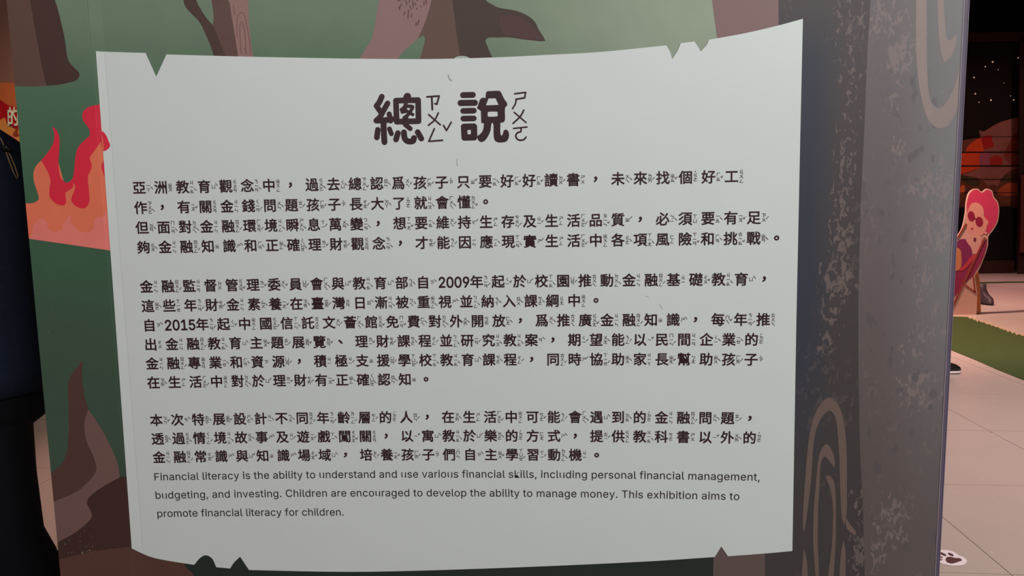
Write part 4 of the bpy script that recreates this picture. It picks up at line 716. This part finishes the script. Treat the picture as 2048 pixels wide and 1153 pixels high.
# black ankle boot beyond the standee
bt = on_floor(1972, 609)
def loft(rings, n=14, caps=True):
    """rings: (centre, ax, ay, ux, uy) ellipse rings -> verts, faces"""
    vs, fs = [], []
    for c, a, b, ux, uy in rings:
        for i in range(n):
            t = 2*math.pi*i/n; vs.append(Vector(c)+Vector(ux)*a*math.cos(t)+Vector(uy)*b*math.sin(t))
    for r in range(len(rings)-1):
        for i in range(n): fs.append((r*n+i, r*n+(i+1) % n, (r+1)*n+(i+1) % n, (r+1)*n+i))
    if caps: fs += [tuple(range(n-1, -1, -1)), tuple((len(rings)-1)*n+i for i in range(n))]
    return vs, fs
X_, Y_ = (1, 0, 0), (0, 1, 0)
v, f = loft([((bt.x-.01, bt.y, .002), .046, .13, X_, Y_), ((bt.x, bt.y, .03), .05, .135, X_, Y_), ((bt.x+.005, bt.y+.01, .08), .05, .11, X_, Y_), ((bt.x, bt.y+.05, .12), .05, .065, X_, Y_), ((bt.x-.02, bt.y+.06, .18), .045, .05, X_, Y_), ((bt.x-.03, bt.y+.06, .25), .05, .052, X_, Y_)])
bo = mesh('ankle_boot', v, f, mat('boot_grey', (.05, .035, .05, 1), .5, .3, .1, 30), None, True); tag(bo, 'dark grey boot on the floor just behind the wooden prop of the cut-out', 'boot')
v, f = loft([((bt.x-.01, bt.y, .0), .048, .134, X_, Y_), ((bt.x-.006, bt.y, .018), .05, .136, X_, Y_)]); mesh('sole', v, f, mat('boot_sole', (.01, .01, .01, 1), .6, .2), bo)

# poster wall at the far left
YP = on_floor(85, 818).y
po = empty('poster_wall', (on_plane(0, 700, YP).x, YP, 0)); tag(po, 'brown, orange and red printed poster wall behind the person, with cream lettering', 'poster')
cut('panel', sh((-900, -200), (300, -200), (300, 818), (-900, 835)), YP, pm((112, 76, 66), .45), po, 0, .04)
cut('printed_shape', [(-500, 160, 1), (0, 165), (60, 168, 1), (60, 215, 1), (34, 214), (16, 210), (0, 200), (-60, 150), (-300, 120, 1)], YP, pm((158, 80, 44), .45), po, .002)
cut('printed_band', [(-500, 190, 1), (-60, 170), (0, 199), (16, 210), (34, 214.5), (60, 216, 1), (60, 300, 1), (36, 262), (0, 240), (-100, 236), (-500, 250, 1)], YP, pm((142, 16, 22), .45), po, .003)
cut('printed_shape', [(-500, 250, 1), (-100, 238), (0, 240), (10, 236), (16, 250), (30, 258), (60, 262, 1), (60, 400, 1), (-500, 400, 1)], YP, pm((196, 112, 52), .45), po, .004)
cut('printed_shape', [(18, 272), (28, 272), (38, 285), (44, 300), (30, 290)], YP, pm((205, 90, 88), .45), po, .005)
cut('printed_shape', [(27, 270), (34, 258), (38, 256), (37, 266), (40, 272), (33, 274)], YP, pm((120, 50, 30), .45), po, .006)
g = han('的', .05); pc = on_plane(27.5, 233, YP); kx = 25*(YP-CAM.y)/F_PX; kz = 40*(YP-CAM.y)/F_PX
def letters(g, px, py, wpx, hpx, m):
    c = on_plane(px, py, YP); kx = wpx*(YP-CAM.y)/F_PX; kz = hpx*(YP-CAM.y)/F_PX
    return mesh('lettering', [(c.x+a*kx+b*.12*kx, YP-.008-j, c.z+b*kz) for (a, b), j in zip(g[0], jitter(g[0], g[1], 0, .003))], g[1], m, po)
m_cream = mat('cream_letter', C(206, 188, 160, .5), .5, .3, .02)
letters(g, 28, 234, 26, 40, m_cream)
letters(han('。', .05), -1, 226, 22, 22, m_cream)

# ------------------------------------------------------------------ people
def skin(name, joints, edges, m, parent, sub=2, root=0):
    bm = bmesh.new(); sl = bm.verts.layers.skin.verify(); bv = []
    for i, j in enumerate(joints):
        v = bm.verts.new(j[0]); r = j[1]; v[sl].radius = r if isinstance(r, tuple) else (r, r); v[sl].use_root = (i == root); bv.append(v)
    for a_, b_ in edges: bm.edges.new((bv[a_], bv[b_]))
    o = bm_obj(name, bm, m, parent)
    md = o.modifiers.new('skin', 'SKIN'); md.use_smooth_shade = True
    s = o.modifiers.new('subdiv', 'SUBSURF'); s.levels = sub; s.render_levels = sub
    return o
def person(origin, face, label, shirt, trousers, hair, skinc, pose, mask=None, shoe=(.01, .01, .01, 1), Hh=1.72):
    k = Hh/1.72; fx, fy = math.cos(face), math.sin(face); lx, ly = -fy, fx          # forward and left
    def P(l, f, z): return Vector((origin[0]+(lx*l+fx*f)*k, origin[1]+(ly*l+fy*f)*k, z*k))
    E = empty('person', (origin[0], origin[1], 0)); tag(E, label, 'person')
    ms = mat('skin', skinc, .5, .35, .04, 40); mS = mat('shirt_cloth', shirt, .9, .1, .12, 60); mT = mat('trouser_cloth', trousers, .9, .1, .1, 60)
    mH = mat('hair', hair, .5, .4, .15, 90)
    hf, hz = pose.get('head', (0, 0)); an = pose['ankles']; kn = pose['knees']; wr = pose['wrists']; el = pose['elbows']
    J = [(P(0, 0, .95), .09), (P(0, 0, 1.12), .09), (P(0, .01, 1.30), .09), (P(0, 0, 1.41), .06), (P(0, .005+hf*.4, 1.50), .055), (P(0, .02+hf*.8, 1.58+hz), .06)]
    Ed = [(0, 1), (1, 2), (2, 3), (3, 4), (4, 5)]
    for s in (0, 1):
        sg = 1 if s == 0 else -1; b = len(J)
        J += [(P(sg*.095+pose.get('dl', 0), 0, .86), .075), (P(*kn[s]), .055), (P(*an[s]), .04), (P(an[s][0], an[s][1]+.13, .035), .035)]
        Ed += [(0, b), (b, b+1), (b+1, b+2), (b+2, b+3)]; b = len(J)
        J += [(P(sg*.17, 0, 1.385), .042), (P(*el[s]), .04), (P(*wr[s]), .028), (P(wr[s][0], wr[s][1]+.01, wr[s][2]-.05), (.038, .016))]
        Ed += [(3, b), (b, b+1), (b+1, b+2), (b+2, b+3)]
        for q in range(5):                                            # four fingers and a thumb
            base = Vector((wr[s][0], wr[s][1]+.03-.02*q, wr[s][2]-.075)) if q < 4 else Vector((wr[s][0], wr[s][1]+.035, wr[s][2]-.03))
            ln = (.062, .072, .068, .052, .05)[q]
            tip = base+(Vector((-sg*.012, .006, -ln)) if q < 4 else Vector((-sg*.01, .03, -ln*.8)))
            mid = (base+tip)/2+Vector((sg*.004, .002, 0)); c = len(J)
            J += [(P(*mid), .009), (P(*tip), .007)]; Ed += [(b+3, c), (c, c+1)]
    skin('body', J, Ed, ms, E)
    # clothing over the body
    L3, F3 = (lx, ly, 0), (fx, fy, 0)
    def rings(L): return [(P(l, f, z), a_*k, b_*k, L3, F3) for l, f, z, a_, b_ in L]
    def joined(name, parts, m):
        V, F = [], []
        for L in parts:
            v, f = loft(rings(L), 24); n_ = len(V); V += v; F += [tuple(i+n_ for i in t) for t in f]
        return mesh(name, V, F, m, E, True)
    parts = [[(0, 0, .845, .200, .140), (0, 0, .90, .196, .138), (0, 0, 1.00, .186, .132), (0, 0, 1.12, .182, .132), (0, .005, 1.25, .190, .138), (0, .005, 1.34, .196, .132), (0, 0, 1.40, .192, .116), (0, 0, 1.44, .165, .098), (0, 0, 1.475, .118, .082), (0, 0, 1.50, .078, .070)]]
    for s in (0, 1):
        sg = 1 if s == 0 else -1; S0 = (sg*.165, 0, 1.405); e0 = el[s]
        q = lambda t, d=0: (S0[0]+(e0[0]-S0[0])*t, S0[1]+(e0[1]-S0[1])*t, S0[2]+(e0[2]-S0[2])*t+d)
        parts.append([q(-.10)+(.035, .035), q(0)+(.062, .062), q(.2)+(.070, .072), q(.5)+(.068, .072), q(.85)+(.068, .074), q(1.05)+(.068, .074)])
    shirt_o = joined('shirt', parts, mS)
    parts = [[(0, 0, .98, .165, .118), (0, 0, .93, .180, .128), (0, 0, .84, .186, .130), (0, 0, .78, .176, .122), (0, 0, .74, .12, .09)]]
    for s in (0, 1):
        sg = 1 if s == 0 else -1; K_, A_ = kn[s], an[s]
        h0 = sg*.095+pose.get('dl', 0)
        parts.append([(sg*.085, 0, .86, .085, .105), (h0, 0, .76, .095, .112), (h0+(K_[0]-h0)*.5, K_[1]*.5, .63, .086, .098), (K_[0], K_[1], K_[2]-.02, .084, .092), (K_[0]+(A_[0]-K_[0])*.4, K_[1]+(A_[1]-K_[1])*.4, .34+(A_[2]-.08)*.5, .088, .095), (K_[0]+(A_[0]-K_[0])*.8, K_[1]+(A_[1]-K_[1])*.8, .18+(A_[2]-.08), .082, .09), (A_[0], A_[1], A_[2]-.025, .078, .088)])
    joined('trousers', parts, mT)
    # head
    bm = bmesh.new(); bmesh.ops.create_uvsphere(bm, u_segments=28, v_segments=20, radius=1)
    for v in bm.verts:
        x, y, z = v.co                                                # y forward
        w_ = .076*(1-.28*max(0, -z)**1.5); d_ = .095*(1-.12*max(0, -z))
        yy = y*d_+(.012 if z < -.3 and y > 0 else 0); nose = max(0, 1-((x/.16)**2+((z+.12)/.26)**2)) if y > 0 else 0
        yy += .022*nose
        for ex in (-.36, .36):
            if y > 0: yy -= .008*max(0, 1-(((x-ex)/.2)**2+((z-.05)/.14)**2))
        v.co = P(x*w_, .015+yy+hf, 1.665+z*.118+hz)
    hd = bm_obj('head', bm, ms, E, True)
    bm = bmesh.new(); bmesh.ops.create_uvsphere(bm, u_segments=28, v_segments=18, radius=1)
    bmesh.ops.delete(bm, geom=[v for v in bm.verts if v.co.z < (.30 if v.co.y > .25 else (-.05 if v.co.y > -.2 else -.62))], context='VERTS')
    for v in bm.verts: v.co = P(v.co.x*.085, .005+v.co.y*.106+hf, 1.675+v.co.z*.124+hz)
    bm_obj('hair', bm, mH, E, True)
    for sg in (1, -1):
        bm = bmesh.new(); bmesh.ops.create_uvsphere(bm, u_segments=10, v_segments=8, radius=1)
        for v in bm.verts: v.co = P(sg*.078+v.co.x*.009, .005+v.co.y*.018+hf, 1.655+v.co.z*.03+hz)
        bm_obj('ear', bm, ms, E, True)
        bm = bmesh.new(); bmesh.ops.create_uvsphere(bm, u_segments=10, v_segments=8, radius=1)
        for v in bm.verts: v.co = P(sg*.029+v.co.x*.013, .098+v.co.y*.006+hf, 1.672+v.co.z*.006+hz)
        bm_obj('eye', bm, mat('eye', (.02, .015, .012, 1), .2, .5, 0), E, True)
    if mask:
        bm = bmesh.new(); bmesh.ops.create_uvsphere(bm, u_segments=24, v_segments=16, radius=1)
        bmesh.ops.delete(bm, geom=[v for v in bm.verts if v.co.y < .05 or v.co.z > .75], context='VERTS')
        for v in bm.verts: v.co = P(v.co.x*.078, .03+v.co.y*.105+hf, 1.615+v.co.z*.062+hz)
        bm_obj('face_mask', bm, mask, E, True)
    else:
        bm = bmesh.new(); bmesh.ops.create_uvsphere(bm, u_segments=10, v_segments=6, radius=1)
        for v in bm.verts: v.co = P(v.co.x*.024, .108+v.co.y*.006+hf, 1.603+v.co.z*.006+hz)
        bm_obj('mouth', bm, mat('lips', (.35, .12, .10, 1), .4, .4, 0), E, True)
    # shoes
    for s in (0, 1):
        a = an[s]; rg = [(-.07, .035, .05), (-.03, .042, .065), (.04, .044, .05), (.11, .046, .035), (.17, .040, .026), (.20, .02, .016)]
        dz = a[2]-.08
        v, f = loft([(P(a[0], a[1]+t, .016+dz+h), wd, h, (lx, ly, 0), (0, 0, 1)) for t, wd, h in rg]); so = mesh('shoe', v, f, mat('shoe_upper', shoe, .5, .3, .05), E, True)
        v, f = loft([(P(a[0], a[1]+t, .012+dz), wd+.006, .012, (lx, ly, 0), (0, 0, 1)) for t, wd, h in rg]); mesh('sole', v, f, mat('shoe_sole', (.75, .7, .7, 1), .5, .3, .02), so, True)
    return E, shirt_o
dl = ray(-107, 440); tt = 2.1/math.hypot(dl.x, dl.y); pl = CAM+dl*tt
mw = mat('mask_white', (.75, .74, .78, 1), .8, .1, .02)
FACE1 = math.radians(-42)
E1, E1s = person((pl.x, pl.y), FACE1, 'person in navy T-shirt and black trousers standing at the left behind the wall edge', (.012, .016, .030, 1), (.006, .006, .008, 1), (.01, .008, .008, 1), (.42, .24, .17, 1),
    dict(head=(.055, .02), dl=-.06, ankles=[(.155, -.02, .08), (-.06, 0, .08)], knees=[(.045, .02, .50), (-.09, .02, .48)], elbows=[(.25, -.02, 1.13), (-.25, -.02, 1.13)], wrists=[(.26, .05, .88), (-.26, .05, .88)]), mask=mw, Hh=1.71)
def tube(name, pts, r, m, parent):
    c = bpy.data.curves.new(name, 'CURVE'); c.dimensions = '3D'; s = c.splines.new('POLY'); s.points.add(len(pts)-1)
    for q_, p in zip(s.points, pts): q_.co = (*p, 1)
    c.bevel_depth = r; c.bevel_resolution = 2
    o = bpy.data.objects.new(name, c); COL.objects.link(o); c.materials.append(m)
    bpy.context.view_layer.update(); me = bpy.data.meshes.new_from_object(o.evaluated_get(bpy.context.evaluated_depsgraph_get()))
    bpy.data.objects.remove(o); return link(name, me, None, parent)
from mathutils.bvhtree import BVHTree
sm_ = E1s.data; bv_ = BVHTree.FromPolygons([v.co for v in sm_.vertices], [tuple(p.vertices) for p in sm_.polygons])
def on_shirt(px, py, lift=.002):
    h_ = bv_.ray_cast(CAM, ray(px, py)); return None if h_[0] is None else h_[0]-ray(px, py)*lift
cordp = [p for p in (on_shirt(*q_) for q_ in [(-26, 268), (-14, 270), (-4, 272), (2, 278), (5, 285), (10, 299), (17, 318), (25, 340), (33, 358), (36, 352), (29, 330), (19, 308), (12, 300)]) if p]
if len(cordp) > 3: tube('neck_cord', [tuple(p) for p in cordp], .0013, mat('tan_cord', (.30, .17, .08, 1), .8, .1, .05), E1)
tg = on_shirt(10, 298, .006) or Vector((pl.x, pl.y, 1.4)); v, f = loft([((tg.x-.011, tg.y, tg.z), .005, .005, Y_, (0, 0, 1)), ((tg.x-.008, tg.y, tg.z), .007, .008, Y_, (0, 0, 1)), ((tg.x+.008, tg.y, tg.z+.002), .007, .008, Y_, (0, 0, 1)), ((tg.x+.011, tg.y, tg.z+.002), .005, .005, Y_, (0, 0, 1))])
mesh('cord_toggle', v, f, mat('toggle_black', (.008, .008, .008, 1), .4, .3, 0), E1, True)
toe = on_floor(1911, 741)
E2, E2s = person((toe.x-.43, toe.y), 0.0, 'person in dark clothes walking behind the right edge, only a black shoe showing', (.05, .02, .02, 1), (.012, .010, .014, 1), (.01, .008, .008, 1), (.42, .24, .17, 1),
    dict(ankles=[(.09, -.14, .10), (-.09, .235, .08)], knees=[(.10, .02, .49), (-.10, .16, .50)], elbows=[(.23, .02, 1.13), (-.23, -.06, 1.13)], wrists=[(.22, .16, .92), (-.22, .04, .89)]), Hh=1.62)
